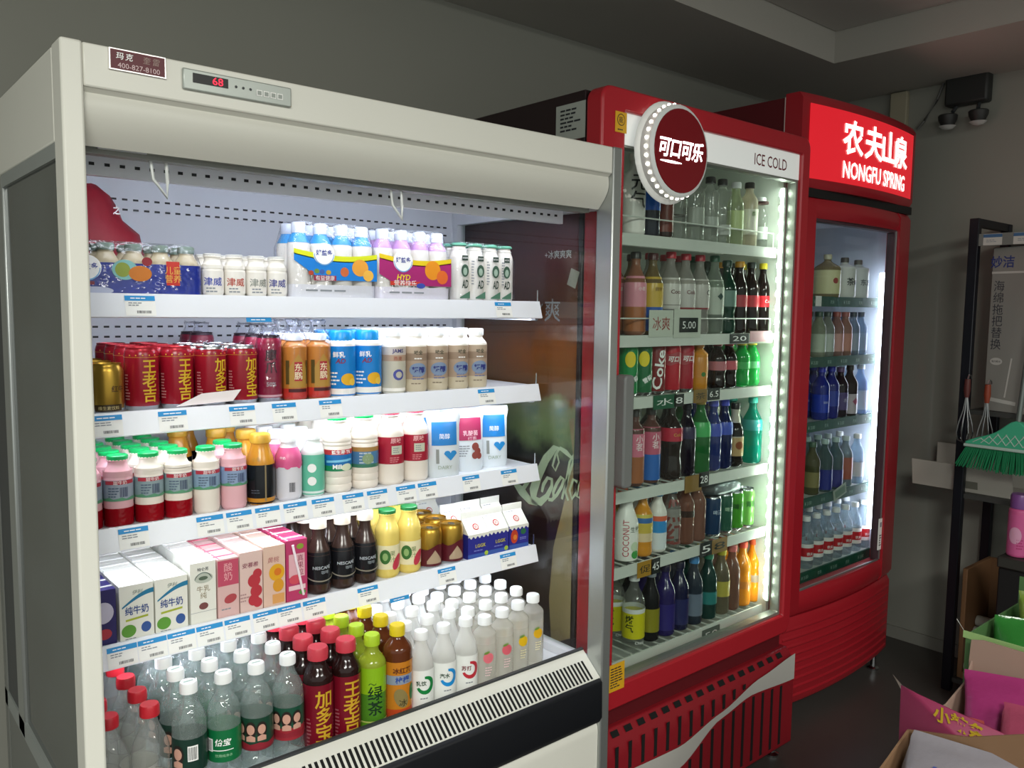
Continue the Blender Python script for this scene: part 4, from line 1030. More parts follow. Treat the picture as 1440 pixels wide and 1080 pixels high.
kd = bottle('yogurt_bottle', 'teal green yogurt bottle with two white round marks', 'bottle', 'teal yogurt bottles on the third shelf', .0255, .142, C('dfe8e4'), WCAP, zs=.66, rn=.015, zn=.84, caph=.018, rcap=.017, lab=[(.006, .092, C('66bfa2'))], art=art_teal)
grid(kd, [.823], 1.618, SZ[2], 4, .06, -15)
def art_big(a, fn):
    a.put(g_text('益生菌·TK', w=.044, bold=.02), fn(8), PW, 0, .092); a.put(g_band(-.03, .03, lambda u: .070 + .05 * u, lambda u: .075 + .05 * u, 6), fn(0), C('7fc8e8'))
    a.put(g_text('Milk', w=.024, bold=.03), fn(-6), PW, 0, .060); a.put(g_ell(.013, .008), fn(28), C('dfe6c8'), 0, .058)
kd = bottle('yogurt_drink_bottle', 'big white green-capped yogurt bottle with blue-red label', 'bottle', 'big white yogurt bottles with green caps', .0328, .166, CREAMM, GCAP, zs=.70, rn=.020, zn=.90, caph=.008, rcap=.0215, lab=[(.050, .062, C('1f8a5a')), (.062, .086, C('1f74b8')), (.086, .097, C('c23a40'))], art=art_big, grooves=(.020, .036, .104, .112))
grid(kd, [.885], 1.624, SZ[2], 4, .068, -18)
def art_big2(a, fn):
    a.put(g_lines(.036, .028, 4, 9), fn(0), C('b9c6cf'), 0, .072); a.put(g_ell(.013, .012), fn(4), C('8aa078'), 0, .070)
kd = bottle('yogurt_drink_bottle', 'big white green-capped yogurt bottle with brownish label', 'bottle', 'big white yogurt bottles with brown-blue labels', .0328, .166, CREAMM, GCAP, zs=.70, rn=.020, zn=.90, caph=.008, rcap=.0215, lab=[(.050, .058, C('3f7a62')), (.058, .086, C('4f7fa8')), (.086, .096, C('a8834a'))], art=art_big2, grooves=(.020, .036, .104, .112))
grid(kd, [.953], 1.624, SZ[2], 4, .068, -18)
def art_red(a, fn):
    a.put(g_text('原味', w=.026, bold=.02), fn(6), C('e8b0b0'), 0, .104); a.put(g_rect(.026, .020, 3), fn(10), C('c9ccb8'), 0, .082); a.put(g_lines(.02, .014, 3, 4), lambda u, v: tuple(k * 1.012 if i < 2 else k for i, k in enumerate(fn(10)(u, v))), GREYINK, 0, .082); a.put(g_lines(.03, .014, 3, 9), fn(6), C('d98a90'), 0, .060)
kd = bottle('yogurt_drink_bottle', 'big white yogurt bottle with pink cap and a broad crimson label', 'bottle', 'big white yogurt bottles with crimson labels', .0328, .168, CREAMM, C('d0405a'), zs=.70, rn=.020, zn=.90, caph=.008, rcap=.0215, lab=[(.050, .112, C('a81e36'))], art=art_red)
grid(kd, [1.022, 1.090], 1.624, SZ[2], 4, .068, -18, cols=['white yogurt bottle with crimson label beside the brownish label', 'white yogurt bottle with crimson label beside the pouches'])
# stand-up pouches
def pouch(label, group, topc, art):
    n = 13; v = []; f = []
    prof_p = [(0, .038, .022), (.012, .041, .024), (.05, .041, .020), (.09, .040, .015), (.125, .040, .009), (.145, .043, .003), (.157, .040, .001)]
    fr = MB(); rings = []
    for z, hw, hd in prof_p:
        rings.append([(hw * math.cos(2 * math.pi * k / 20) * (1.0 if abs(math.cos(2 * math.pi * k / 20)) > .9 else 1.02), hd * math.sin(2 * math.pi * k / 20), z) for k in range(20)])
    fr.loft(rings, M('pale_pouch_foil', 'd5dde2', .25))
    def yv(u, vv):
        for (z0, w0, d0), (z1, w1, d1) in zip(prof_p, prof_p[1:]):
            if z0 <= vv <= z1:
                t_ = (vv - z0) / (z1 - z0); hw = w0 + (w1 - w0) * t_; hd = d0 + (d1 - d0) * t_
                return -hd * math.sqrt(max(0.0, 1 - (u / hw) ** 2)) - .0012
        return -.002
    fn = lambda u, vv: (u, yv(u, vv), vv)
    a = MB(); art(a, fn, topc)
    return Kind('yogurt_pouch', label, 'pouch', group, [('pouch_body', fr.mesh('pouch_body', 60), [('pouch_print', a.mesh('pouch_print'), [])])])
def art_pI(a, fn, c_):
    for k in range(4): a.put(g_band(-.031, .031, .078 + k * .0125, .0905 + k * .0125 + (.0 if k < 3 else .006), 10), fn, C(c_))
    e = lambda u, v: (fn(u, v)[0], fn(u, v)[1] - .0009, fn(u, v)[2])
    a.put(g_text('简醇', w=.026), e, PW, 0, .100)
    a.put(g_text('I', h=.034, bold=.03), e, C('8a8f8c'), -.018, .052); a.put(g_heart(.016), e, C('1f86c8'), .014, .054); a.put(g_text('DAIRY', w=.034), e, C('8fa08a'), 0, .026)
def art_pR(a, fn, c_):
    for k in range(4): a.put(g_band(-.031, .031, .078 + k * .0125, .0905 + k * .0125 + (.0 if k < 3 else .006), 10), fn, C(c_))
    e = lambda u, v: (fn(u, v)[0], fn(u, v)[1] - .0009, fn(u, v)[2])
    a.put(g_text('乳酸菌', w=.040, bold=.01), e, C('e8c0c8'), 0, .096); a.put(g_text('红枣', w=.024), e, C('e8c0c8'), .004, .082)
    for u, v, r in ((.012, .062, .010), (.018, .050, .009), (.010, .040, .009), (.022, .038, .008)): a.put(g_ell(r, r, 10), e, C('8a4038'), u, v)
    a.put(g_lines(.03, .03, 5, 6), e, GREYINK, -.016, .052)
kpi = pouch('blue and white stand-up yogurt pouch printed with I and a blue heart', 'blue heart yogurt pouches', '1a7cc4', art_pI)
kpr = pouch('crimson and white stand-up yogurt pouch with red date print', 'crimson yogurt pouches', 'a8305a', art_pR)
kpi.at(1.166, 1.614, SZ[2], -22, label='blue heart yogurt pouch beside the crimson-labelled yogurt bottles'); kpr.at(1.262, 1.640, SZ[2], -14, label='crimson yogurt pouch with red date print between two blue heart pouches'); kpi.at(1.347, 1.648, SZ[2], -20, label='blue heart yogurt pouch nearest the glass end wall, at the shelf edge')
kpi.at(1.172, 1.705, SZ[2], -14, label='blue heart yogurt pouch behind the foremost blue heart pouch'); kpi.at(1.268, 1.72, SZ[2], -14, label='blue heart yogurt pouch behind the crimson pouch'); kpr.at(1.18, 1.78, SZ[2], -14, label='crimson yogurt pouch deep in the shelf behind blue pouches'); kpi.at(1.365, 1.74, SZ[2], -14, label='blue heart yogurt pouch deep in the shelf against the glass end wall')

# ------------------------------------------------------------------ fourth shelf
OFFW = C('e6e6dc', .5)
def art_milk(a, f):
    a.put(g_text('伊利', w=.018, shear=.2), f, C('5a6a5a'), .002, .038); a.put(g_band(-.026, .031, lambda u: .010 + .022 * math.sin((u + .026) * 27), lambda u: .013 + .028 * math.sin((u + .026) * 27), 10), f, C('2a7aa0'))
    a.put(g_text('纯牛奶', w=.042, h=.017, bold=.016), fwd(f, .0003), C('2f4a8a'), .0, .004); a.put(g_band(-.02, .02, lambda u: -.014 + u * .08, lambda u: -.010 + u * .08, 4), f, C('a8b43a'))
    a.put(g_ell(.013, .012), f, C('5f9a3a'), -.015, -.034); a.put(g_ell(.009, .010), f, C('3a5a9a'), .016, -.032); a.put(g_lines(.02, .004, 1, 2), f, GREYINK, -.012, -.049)
km = carton('milk_carton', 'white pure milk carton printed 纯牛奶', 'pure milk cartons on the fourth shelf', .0605, .0395, .105, OFFW, art_milk)
grid(km, [.448, .512], 1.612, SZ[3], 7, .0415, 0, .6, cols=['white 纯牛奶 milk carton beside the purple carton', 'white 纯牛奶 milk carton beside the tall slim carton'])
def art_purple(a, f): a.put(g_ell(.018, .02), f, C('c9c4d8'), .008, .01); a.put(g_ell(.012, .010), fwd(f, .0003), C('b03a44'), .01, -.03)
kd = carton('milk_carton', 'dark purple milk carton beside the left post', 'dark purple milk cartons', .0605, .0395, .105, C('2c2560', .5), art_purple, topm=OFFW)
grid(kd, [.382], 1.612, SZ[3], 4, .0415, 0, .6)
def art_tall(a, f):
    a.put(g_text('特仑苏', w=.022, bold=.012), f, C('3a3f48'), 0, .048); a.put(g_ell(.018, .010), f, C('b9c0b4'), .001, .030); a.put(g_arc(.017, .002, 15, 165, 10), f, C('7a8a84'), 0, .024); a.put(g_ell(.009, .004), fwd(f, .0003), C('5a6a5a'), 0, .030)
    a.put(g_text('牛乳\n纯', h=.026), f, C('8a7a5a'), 0, .002); a.put(g_ell(.009, .007), f, C('7a4a48'), 0, -.026); a.put(g_band(-.026, .026, -.0375, -.0368, 1), f, GREYINK)
kd = carton('milk_carton', 'tall slim white milk carton with grey landscape print', 'tall white milk cartons', .050, .045, .124, OFFW, art_tall)
grid(kd, [.572], 1.612, SZ[3], 6, .047, 0, .6)
def art_p1(a, f):
    a.put(g_band(-.021, .021, .006, lambda u: .058, 4), f, C('c05068')); a.put(g_text(vt('酸奶'), h=.036), fwd(f, .0003), C('e8b0b4'), 0, .034); a.put(g_ell(.013, .009), f, C('b04a50'), .004, -.022, .3); a.put(g_lines(.03, .006, 1, 3), f, GREYINK, 0, -.042)
kd = carton('yogurt_carton', 'pink topped yogurt carton with a strawberry', 'pink topped cartons', .043, .045, .122, C('d9b4b0', .5), art_p1, topm=C('d06078'))
grid(kd, [.6215], 1.612, SZ[3], 6, .047, 0, .6)
def art_p2(a, f):
    a.put(g_text('安慕希', w=.034, bold=.012, shear=.15), f, C('8a4a5a'), -.002, .036)
    for u, v, r in ((.008, .002, .014), (.014, -.020, .013), (.006, -.038, .012), (.018, .016, .010), (.018, -.045, .010)): a.put(g_ell(r * .95, r), fwd(f, .0002 + r * .01), C('b83a44'), u * .7, v)
    a.put(g_lines(.02, .02, 3, 8), f, C('b08a8a'), -.014, -.030)
kd = carton('yogurt_carton', 'pale pink yogurt carton with large red berries', 'red berry cartons', .0475, .045, .127, C('dcc0b8', .5), art_p2)
grid(kd, [.6695], 1.612, SZ[3], 6, .047, 0, .6)
def art_p3(a, f):
    a.put(g_text('黄桃', w=.026, shear=.15), f, C('b06a6a'), -.002, .036); a.put(g_ell(.017, .018), f, C('e0a82a'), .005, .008); a.put(g_ell(.008, .008), fwd(f, .0003), C('d9782a'), .007, .009); a.put(g_ell(.012, .014), fwd(f, .0002), C('d99a30'), .008, -.020); a.put(g_rect(.026, .020, 1), f, C('d9a060'), .008, -.048)
kd = carton('yogurt_carton', 'peach coloured yogurt carton with a yellow blossom', 'yellow blossom cartons', .0475, .045, .130, C('dcbcaa', .5), art_p3)
grid(kd, [.7195], 1.612, SZ[3], 5, .047, 0, .6)
def art_p4(a, f):
    a.put(g_rect(.036, .050, 1), f, C('dfb0b8'), 0, .012); a.put(g_text(vt('真果粒'), h=.044), fwd(f, .0003), C('8a2a4a'), .008, .012); a.put(g_ell(.008, .006), f, C('8aa03a'), .008, .052); a.put(g_rect(.038, .010, 1), fwd(f, .0003), C('e8c8d0'), 0, -.036); a.put(g_ell(.008, .005), f, C('5a9a4a'), .012, -.048); a.put(g_ell(.014, .010), fwd(f, .0002), C('d05060'), -.004, -.018)
kd = carton('fruit_milk_carton', 'magenta fruit milk carton with a clear drinking straw on its front', 'magenta cartons with straws', .0475, .045, .134, C('b83a68', .45), art_p4, straw=True)
grid(kd, [.7695], 1.612, SZ[3], 4, .047, 0, .6)
# coffee bottles
def art_nes(a, fn): a.put(g_text('NESCAFÉ', w=.038, bold=.016), fn(8), C('b9c0c8'), 0, .062); a.put(g_text('咖啡', w=.016), fn(22), C('9aa3aa'), 0, .051); a.put(g_band(-.034, .034, lambda u: .030 + 6 * u * u, lambda u: .033 + 6 * u * u, 10), fn(10), C('8a8478'))
ribm = MB().lathe([(.0135, .128), (.0145, .118), (.019, .104), (.024, .094)], pane('film_neck_seal', 'e8dcd2', 1.4, bump=.5, diff=.25, dcol='d9c9bc'), 16).mesh('neck_seal')
kd = bottle('coffee_bottle', 'dark bottled coffee marked NESCAFÉ with a cream cap', 'bottle', 'dark coffee bottles on the fourth shelf', .0288, .166, C('3a2a24', .2), C('e8dccb', .4), zs=.48, rn=.013, zn=.80, caph=.022, rcap=.0185, lab=[(.024, .094, C('17181c', .22))], art=art_nes, extra=[('neck_seal', ribm, [])])
grid(kd, [.834, .893, .951], 1.618, SZ[3], 3, .061, -22, 4, cols=['dark NESCAFÉ coffee bottle beside the magenta straw cartons', 'dark NESCAFÉ coffee bottle between two coffee bottles', 'dark NESCAFÉ coffee bottle beside the yellow juice'])
def art_jui(a, fn):
    a.put(g_ell(.0125, .017), fn(-22), C('3a6e34'), 0, .052); a.put(g_ell(.006, .009), lambda u, v: tuple(k * 1.012 if i < 2 else k for i, k in enumerate(fn(-22)(u, v))), C('8fb070'), 0, .052)
    a.put(g_ell(.010, .020), fn(38), C('c23a4c'), 0, .038, -.5); a.put(g_text(vt('果汁'), h=.026), fn(12), C('7a8a5a'), 0, .052)
kd = bottle('fruit_juice_bottle', 'yellow fruit juice glass bottle with green lid and guava print', 'bottle', 'yellow juice bottles on the fourth shelf', .0295, .158, C('e4cc6c', .15), C('1f6e38', .35), zs=.66, rn=.0185, zn=.88, caph=.010, rcap=.0205, lab=[(.022, .078, C('e8dfb8'))], art=art_jui)
grid(kd, [1.011, 1.071], 1.620, SZ[3], 3, .062, -20, 4, cols=['yellow juice bottle with green lid beside the coffee', 'yellow juice bottle with green lid beside the gold cans'])
def art_gc(a, fn):
    a.put(g_band(-.09, .09, .006, lambda u: .052 + .006 * math.sin(u * 90), 20), fn(0), C('5a1a24')); a.put(g_band(-.02, .02, .012, lambda u: .045 - abs(u) * 1.3, 6), lambda u, v: tuple(k * 1.012 if i < 2 else k for i, k in enumerate(fn(12)(u, v))), C('b09a80'))
kd = can('malt_drink_can', 'squat gold and maroon can beside the gable cartons', 'gold and maroon cans on the fourth shelf', .0312, .097, GOLDM, art_gc, GOLDM)
grid(kd, [1.131, 1.196], 1.621, SZ[3], 3, .065, -20, 8, cols=['squat gold and maroon can beside the juice', 'squat gold and maroon can beside the gable cartons'])
# gable-top cartons
def gable(label, group, art):
    w, d, h, r = .064, .064, .062, .036
    b = MB().box(-w / 2, w / 2, -d / 2, d / 2, 0, h, C('2c2f8e', .4))
    g = MB().add([(-w / 2, -d / 2, h), (w / 2, -d / 2, h), (w / 2, d / 2, h), (-w / 2, d / 2, h), (-w / 2 + .001, 0, h + r), (w / 2 - .001, 0, h + r)], [(0, 1, 5, 4), (2, 3, 4, 5), (1, 2, 5), (3, 0, 4)], OFFW)
    fin = MB().box(-w / 2, w / 2, -.0012, .0012, h + r - .002, h + r + .016, OFFW)
    zig = MB(); f0 = front(-d / 2 - .0006)
    zig.put(g_band(-w / 2, w / 2, lambda u: h - .008 - .003 * math.sin(u * 480), h + .0005, 24), f0, OFFW)
    zig.put(g_band(-w / 2, w / 2, 0, .0125, 2), front(-d / 2 - .0007), C('3b5aa8'))
    art(zig, fwd(f0, .0005))
    k_ = d / 2 / r
    sl_ = lambda u, v: (u, -d / 2 + (v) * (d / 2) / math.hypot(d / 2, r) - .0006, h + v * r / math.hypot(d / 2, r) + .0008)
    zig.put(g_arc(.008, .003, 0, 360, 12), sl_, C('c23a3a'), 0, .020); zig.put(g_text('奶', h=.008), sl_, C('c23a3a'), 0, .020); zig.put(g_lines(.03, .004, 1, 5), sl_, GREYINK, -.01, .042)
    return Kind('gable_milk_carton', label, 'carton', group, [('carton_body', b.mesh('carton_body'), [('carton_print', zig.mesh('carton_print'), [])]), ('gable_top', g.mesh('gable_top', 20), []), ('top_fin', fin.mesh('top_fin'), [])])
def art_g1(a, f): a.put(g_text('LGGK', w=.032, bold=.016), f, C('c9c03a'), .006, .032); a.put(g_lines(.03, .006, 1, 6), f, C('7a80c8'), 0, .020); a.put(g_ell(.006, .006, 8), f, C('a8c03a'), .024, .010)
def art_g2(a, f): a.put(g_ell(.012, .018), f, C('c2452c'), -.016, .034); a.put(g_ell(.006, .007), fwd(f, .0003), C('e08a3a'), -.014, .032); a.put(g_ell(.009, .008), f, C('2f6e4a'), .014, .044); a.put(g_lines(.024, .008, 2, 6), f, C('8a90d0'), .014, .026)
kg1 = gable('small blue and white gable-top milk carton with yellow letters LGGK', 'gable cartons with yellow letters', art_g1)
kg2 = gable('small blue and white gable-top milk carton with a red fruit print', 'gable cartons with red fruit', art_g2)
kg1.at(1.262, 1.624, SZ[3], -2, label='blue and white gable milk carton LGGK beside the gold cans'); kg1.at(1.329, 1.626, SZ[3], -2, label='blue and white gable milk carton LGGK beside the red fruit one'); kg2.at(1.398, 1.626, SZ[3], -2)
kg1.at(1.265, 1.720, SZ[3], -2, label='blue gable milk carton behind the one beside the gold cans'); kg1.at(1.331, 1.720, SZ[3], -2, label='blue gable milk carton in the middle of the second file back'); kg2.at(1.399, 1.720, SZ[3], -2, label='blue gable milk carton behind the red fruit one at the glass')
kg1.at(1.20, 1.835, SZ[3], -2, label='blue gable milk carton behind the squat gold cans'); kg1.at(1.268, 1.835, SZ[3], -2, label='blue gable milk carton deepest behind the letters LGGK ones')

# ------------------------------------------------------------------ bottom tray
def art_clear(a, fn): a.put(g_band(-.09, .09, .070, .0715, 20), fn(0), C('6a625a')); a.put(g_ell(.012, .016), fn(30), C('5a5a52'), 0, .046)
kd = bottle('soda_water_bottle', 'clear round-shouldered soda bottle with a red cap', 'bottle', 'clear bottles with red caps in the bottom tray', .0325, .205, PETCLEAR, C('b5202c', .35), zs=.58, rn=.0125, zn=.88, caph=.020, rcap=.0165, lab=[(.012, .070, C('c4c0b8'))], art=art_clear)
grid(kd, [.357, .4235], 1.448, ZT, 5, .069, -15, edge='tray', cols=['clear red-capped soda bottle beside the post', 'clear red-capped soda bottle beside the water bottles'])
SKIN = C('c99a88'); HAIR = C('2a1f1c')
DKG = C('12503a', .3)
def face(a, fn, th, z, s=1.0):
    o1 = lambda u, v: tuple(k * 1.008 if i < 2 else k for i, k in enumerate(fn(th)(u, v))); o2 = lambda u, v: tuple(k * 1.016 if i < 2 else k for i, k in enumerate(fn(th)(u, v)))
    a.put(g_ell(.0085 * s, .014 * s), o1, HAIR, 0, z); a.put(g_ell(.0062 * s, .0085 * s), o2, SKIN, 0, z + .001); a.put(g_band(-.007 * s, .007 * s, z - .019 * s, lambda u: z - .008 * s - abs(u) * .5, 4), o2, SKIN)
def art_w1(a, fn):
    face(a, fn, -14, .108, 1.15); face(a, fn, 24, .108, 1.1); face(a, fn, -52, .108, 1.1)
    a.put(g_band(-.05, .05, .072, lambda u: .082 + .002 * math.sin(u * 200), 12), fn(0), C('8a2430'))
def art_w2(a, fn):
    a.put(g_rect(.017, .024, 2), fn(-38), PW, 0, .100); a.put(g_bars(.014, .020, 9), lambda u, v: tuple(k * 1.01 if i < 2 else k for i, k in enumerate(fn(-38)(u, v))), INK, 0, .100)
    a.put(g_text('怡宝', w=.028, bold=.02, shear=.2), fn(14), PW, 0, .106); a.put(g_band(-.018, .018, .090, .0915, 4), fn(14), PW); a.put(g_text('饮用纯净水', w=.03), fn(16), C('9fd0a8'), 0, .081)
def art_w3(a, fn):
    face(a, fn, -30, .104, 1.25); a.put(g_rect(.017, .028, 2), fn(20), PW, 0, .106); a.put(g_bars(.014, .023, 9), lambda u, v: tuple(k * 1.01 if i < 2 else k for i, k in enumerate(fn(20)(u, v))), INK, 0, .106)
CAPMARK = C('9fb8ac')
def water(label, group, sleeve, art): return bottle('water_bottle', label, 'bottle', group, .0305, .226, WATER, WCAP, zs=.68, rn=.0125, zn=.885, caph=.019, rcap=.0155, lab=sleeve, art=art, grooves=(.022, .036, .050), capmark=CAPMARK)
kw3 = water('clear water bottle with dark green portrait label', 'water bottles with dark green portrait labels', [(.070, .132, C('17352c', .3))], art_w3)
kw2 = water('clear water bottle with bright green 怡宝 label', 'water bottles with bright green 怡宝 labels', [(.068, .128, C('0f6a3c', .3))], art_w2)
kw1 = water('clear water bottle with red and green two-portrait label', 'water bottles with two-portrait labels', [(.068, .076, C('7a2430', .3)), (.076, .130, C('1a4030', .3))], art_w1)
kw4 = water('clear water bottle with red-footed label beside the red tea', 'water bottles with red-footed portrait labels', [(.066, .090, C('9a2a34', .3)), (.090, .130, C('1a4a38', .3))], art_w1)
for kw, x in ((kw3, .490), (kw2, .553), (kw1, .616), (kw4, .679)):
    grid(kw, [x], 1.447, ZT, 6, .066, -28, 12, edge='tray')
def art_herb(txt):
    def f(a, fn): a.put(g_text(vt(txt), h=.104, bold=.016, line=.95), fn(18), C('c9a02a'), 0, .092); a.put(g_lines(.012, .06, 8, 3), fn(-40), C('a05a62'), 0, .06)
    return f
RCAP = C('c23a48', .35)
def herb(txt, label, group): return bottle('herbal_tea_bottle', label, 'bottle', group, .0302, .224, C('24100f', .12), RCAP, zs=.72, rn=.0165, zn=.86, caph=.024, rcap=.0205, lab=[(.004, .155, C('741022', .25))], art=art_herb(txt))
kh1 = herb('加多宝', 'dark red 加多宝 herbal tea bottle beside the water bottles', 'red 加多宝 bottles in the bottom tray')
kh2 = herb('王老吉', 'dark red 王老吉 herbal tea bottle beside the green tea', 'red 王老吉 bottles in the bottom tray')
grid(kh1, [.743], 1.447, ZT, 5, .064, -22, 5, edge='tray'); grid(kh2, [.805], 1.447, ZT, 4, .064, -22, 5, edge='tray')
def art_gt(a, fn): a.put(g_text(vt('绿茶'), h=.062, bold=.010), fn(8), C('15301a'), 0, .086); a.put(g_text('～', w=.016), fn(-4), C('2a4a1a'), 0, .122); a.put(g_band(-.05, .05, .040, .043, 8), fn(0), C('b9c86a'))
kd = bottle('green_tea_bottle', 'green tea bottle with lime cap and black calligraphy 绿茶', 'bottle', 'green tea bottles in the bottom tray', .0300, .218, C('8a9a2a', .12), C('a8c82a', .35), zs=.72, rn=.0135, zn=.86, caph=.022, rcap=.0168, lab=[(.004, .040, C('5f9a24', .25)), (.040, .100, C('4a7f22', .25)), (.100, .155, C('88b41c', .25))], art=art_gt)
grid(kd, [.866], 1.447, ZT, 5, .064, -22, 5, edge='tray')
def art_it(a, fn):
    a.put(g_text('冰红茶', w=.040, bold=.024), fn(8), C('5a2a14'), 0, .132); a.put(g_rect(.06, .020, 8), fn(0), C('8a94a4'), 0, .112); a.put(g_text('柠檬', w=.030, bold=.02), lambda u, v: tuple(k * 1.012 if i < 2 else k for i, k in enumerate(fn(8)(u, v))), C('2a4a9a'), 0, .112)
    a.put(g_ell(.014, .022), fn(4), C('8a7a4a'), 0, .072, .4); a.put(g_ell(.007, .018), fn(52), C('2f6a34'), 0, .080); a.put(g_text('冰', h=.016), lambda u, v: tuple(k * 1.02 if i < 2 else k for i, k in enumerate(fn(10)(u, v))), C('2a2a1a'), 0, .062)
kd = bottle('iced_tea_bottle', 'amber iced tea bottle with yellow cap and an orange lemon label', 'bottle', 'amber iced tea bottles in the bottom tray', .0325, .222, C('5a2c14', .12), C('d9c01f', .35), zs=.76, rn=.0135, zn=.90, caph=.022, rcap=.0168, lab=[(.004, .048, C('c24a26', .25)), (.048, .150, C('c27a22', .25))], art=art_it)
grid(kd, [.930], 1.450, ZT, 5, .067, -22, 5, edge='tray')
# milky soft drinks with ring marks
MILKW = pane('milky_drink', 'f6f6f4', 1.36, rough=.08, diff=.82, dcol='f4f4f0')
def art_ring(col, txt):
    def f(a, fn): a.put(g_arc(.0165, .010, -160, 95, 18), fn(10), C(col), 0, .080); a.put(g_text(txt, w=.022, bold=.02), lambda u, v: tuple(k * 1.012 if i < 2 else k for i, k in enumerate(fn(-8)(u, v))), C('2a4a34' if col[0] == '1' else '7a2a34'), 0, .084); a.put(g_lines(.026, .006, 1, 3), fn(14), GREYINK, 0, .050)
    return f
for x, col, txt, lb in ((.992, '16803f', '乳饮', 'green'), (1.053, '1f8fd6', '汽水', 'blue'), (1.114, 'c0303c', '苏打', 'red')):
    kd = bottle('soft_drink_bottle', 'milky white soft drink bottle with a %s ring mark' % lb, 'bottle', 'milky bottles with %s rings' % lb, .0288, .192, MILKW, WCAP, zs=.60, rn=.013, zn=.88, caph=.018, rcap=.016, lab=[(.010, .112, C('eceeea', .35))], art=art_ring(col, txt))
    grid(kd, [x], 1.452, ZT, 7, .063, -24, 6, edge='tray')
def art_fruit(c1, c2):
    def f(a, fn): a.put(g_ell(.0125, .0125), fn(10), C(c1), 0, .086); a.put(g_ell(.007, .003), lambda u, v: tuple(k * 1.012 if i < 2 else k for i, k in enumerate(fn(10)(u, v))), C('6a8a3a'), -.004, .099, .4); a.put(g_lines(.018, .024, 4, 6), fn(12), C('d8b8bc' if c2 else 'd9d0a8'), 0, .054)
    return f
PETP = pane('clear_pet_flavoured', 'f7f6f2', 1.32, rough=.06, bump=.1, diff=.34, dcol='f3f2ec')
for x, c1, c2, lb, y0 in ((1.178, 'e0707c', 1, 'pink peach', 1.462), (1.240, 'd9606e', 1, 'rosy peach', 1.472), (1.302, 'e0b41a', 0, 'yellow lemon', 1.486), (1.364, 'd9a81a', 0, 'golden lemon', 1.50)):
    kd = bottle('fruit_water_bottle', 'clear fruit water bottle with a %s print' % lb, 'bottle', 'clear bottles with %s prints' % lb, .0285, .178, PETP, WCAP, zs=.76, rn=.013, zn=.87, caph=.019, rcap=.0165, lab=[(.012, .118, pane('clear_label_film', 'fbfbf8', 1.4, diff=.30, dcol='f2f0ea'))], art=art_fruit(c1, c2))
    grid(kd, [x], y0, ZT, 6, .064, -24, 6, edge='tray')

# ================================================================== drinks in the red cooler with the round sign
def PM(fn, th, k=1.012): return lambda u, v: tuple(q * k if i < 2 else q for i, q in enumerate(fn(th)(u, v)))
COLA = C('1a0d0b', .1)
def simple(txt=None, col='f4f4f4', z=None, w=.03, vert=False, th=12):
    def f(a, fn):
        if txt: a.put(g_text(vt(txt) if vert else txt, **({'h': w} if vert else {'w': w}), bold=.016), fn(th), C(col), 0, z)
    return f
def soda(label, group, body, capm, lab, art=None, R=.0325, H=.235, name='soda_bottle', zs=.60, waist=None, cat='bottle', rn=.0125, zn=.86, caph=.019):
    return bottle(name, label, cat, group, R, H, body, capm, zs=zs, rn=rn, zn=zn, caph=caph, rcap=rn * 1.25, lab=lab, art=art, waist=waist)
CONT = (.030, .088, .0275)
def krow(i, items, y=1.548, rows=2, dy=.078):
    py = {0: 300, 1: 415, 2: 525, 3: 620, 4: 745, 5: 860}[i]
    for (kd, px), x in zip(items, spread([k for k, _ in items], [AY(px, py, y).x for _, px in items])):
        grid(kd, [x], y, KZ[i], rows, dy, -30, 6)
g0 = 'drinks on the upper shelf of the round-sign cooler'
# top shelf
krow(0, [
 (soda('tall white bottle with black brush characters under the round sign', None, C('e9e6e0'), C('e0dcd4'), [(.01, .15, C('eeebe4'))], simple('元气', '1c1c1c', .12, .09, True), R=.034, H=.225, name='soda_water_bottle', zs=.66), 893),
 (soda('blue aluminium drink bottle with dark lower half', None, C('101a2c', .15), C('2048a0'), [(.075, .165, C('1c62c8', .2))], simple('冰', 'dfe8f4', .12, .024), R=.033, H=.215, name='soda_bottle', zs=.70), 913),
 (soda('dark bottle with rust brown label between blue and clear bottles', None, C('2a1410', .15), C('1a1a1a'), [(.02, .14, C('6e2a1c'))], None, R=.030, H=.205, name='tea_bottle', zs=.66), 931),
 (soda('clear bottle with a small black print beside the rust labelled bottle', None, PETCLEAR, C('2a2c2c'), [(.07, .075, C('5a5a52'))], None, R=.030, H=.205, name='spirit_bottle'), 951),
 (soda('tall clear bottle with black cap, tallest beneath the header', None, PETCLEAR, C('1c1c1c'), [(.05, .10, C('9aa096'))], None, R=.034, H=.212, name='spirit_bottle', zs=.68), 975),
 (soda('slim clear bottle with black cap beside the tallest clear bottle', None, PETCLEAR, C('242424'), [(.05, .08, C('aab0a8'))], None, R=.028, H=.200, name='spirit_bottle', zs=.74), 998),
 (soda('square-shouldered clear bottle with dark cap', None, PETCLEAR, C('2c2c2c'), [(.03, .06, C('b4b8b0'))], None, R=.030, H=.200, name='spirit_bottle', zs=.80), 1015),
 (soda('pale green drink bottle with a white cap', None, liquid('cfd8b8', .5), WCAP, [(.05, .11, C('b8c88a'))], None, R=.027, H=.198, name='tea_bottle', zs=.62), 1034),
 (soda('pale cream drink bottle with dark cap and a green spot', None, liquid('e0d8c4', .6), C('2a2a28'), [(.04, .12, C('dcd8cc'))], simple('茶', '5a7a3a', .105, .016), R=.029, H=.205, name='tea_bottle', zs=.70), 1053),
 (soda('small clear bottle with white cap next to the light strip', None, PETCLEAR, WCAP, [(.03, .07, C('c4cac4'))], None, R=.024, H=.165, name='water_bottle'), 1070)], rows=1)
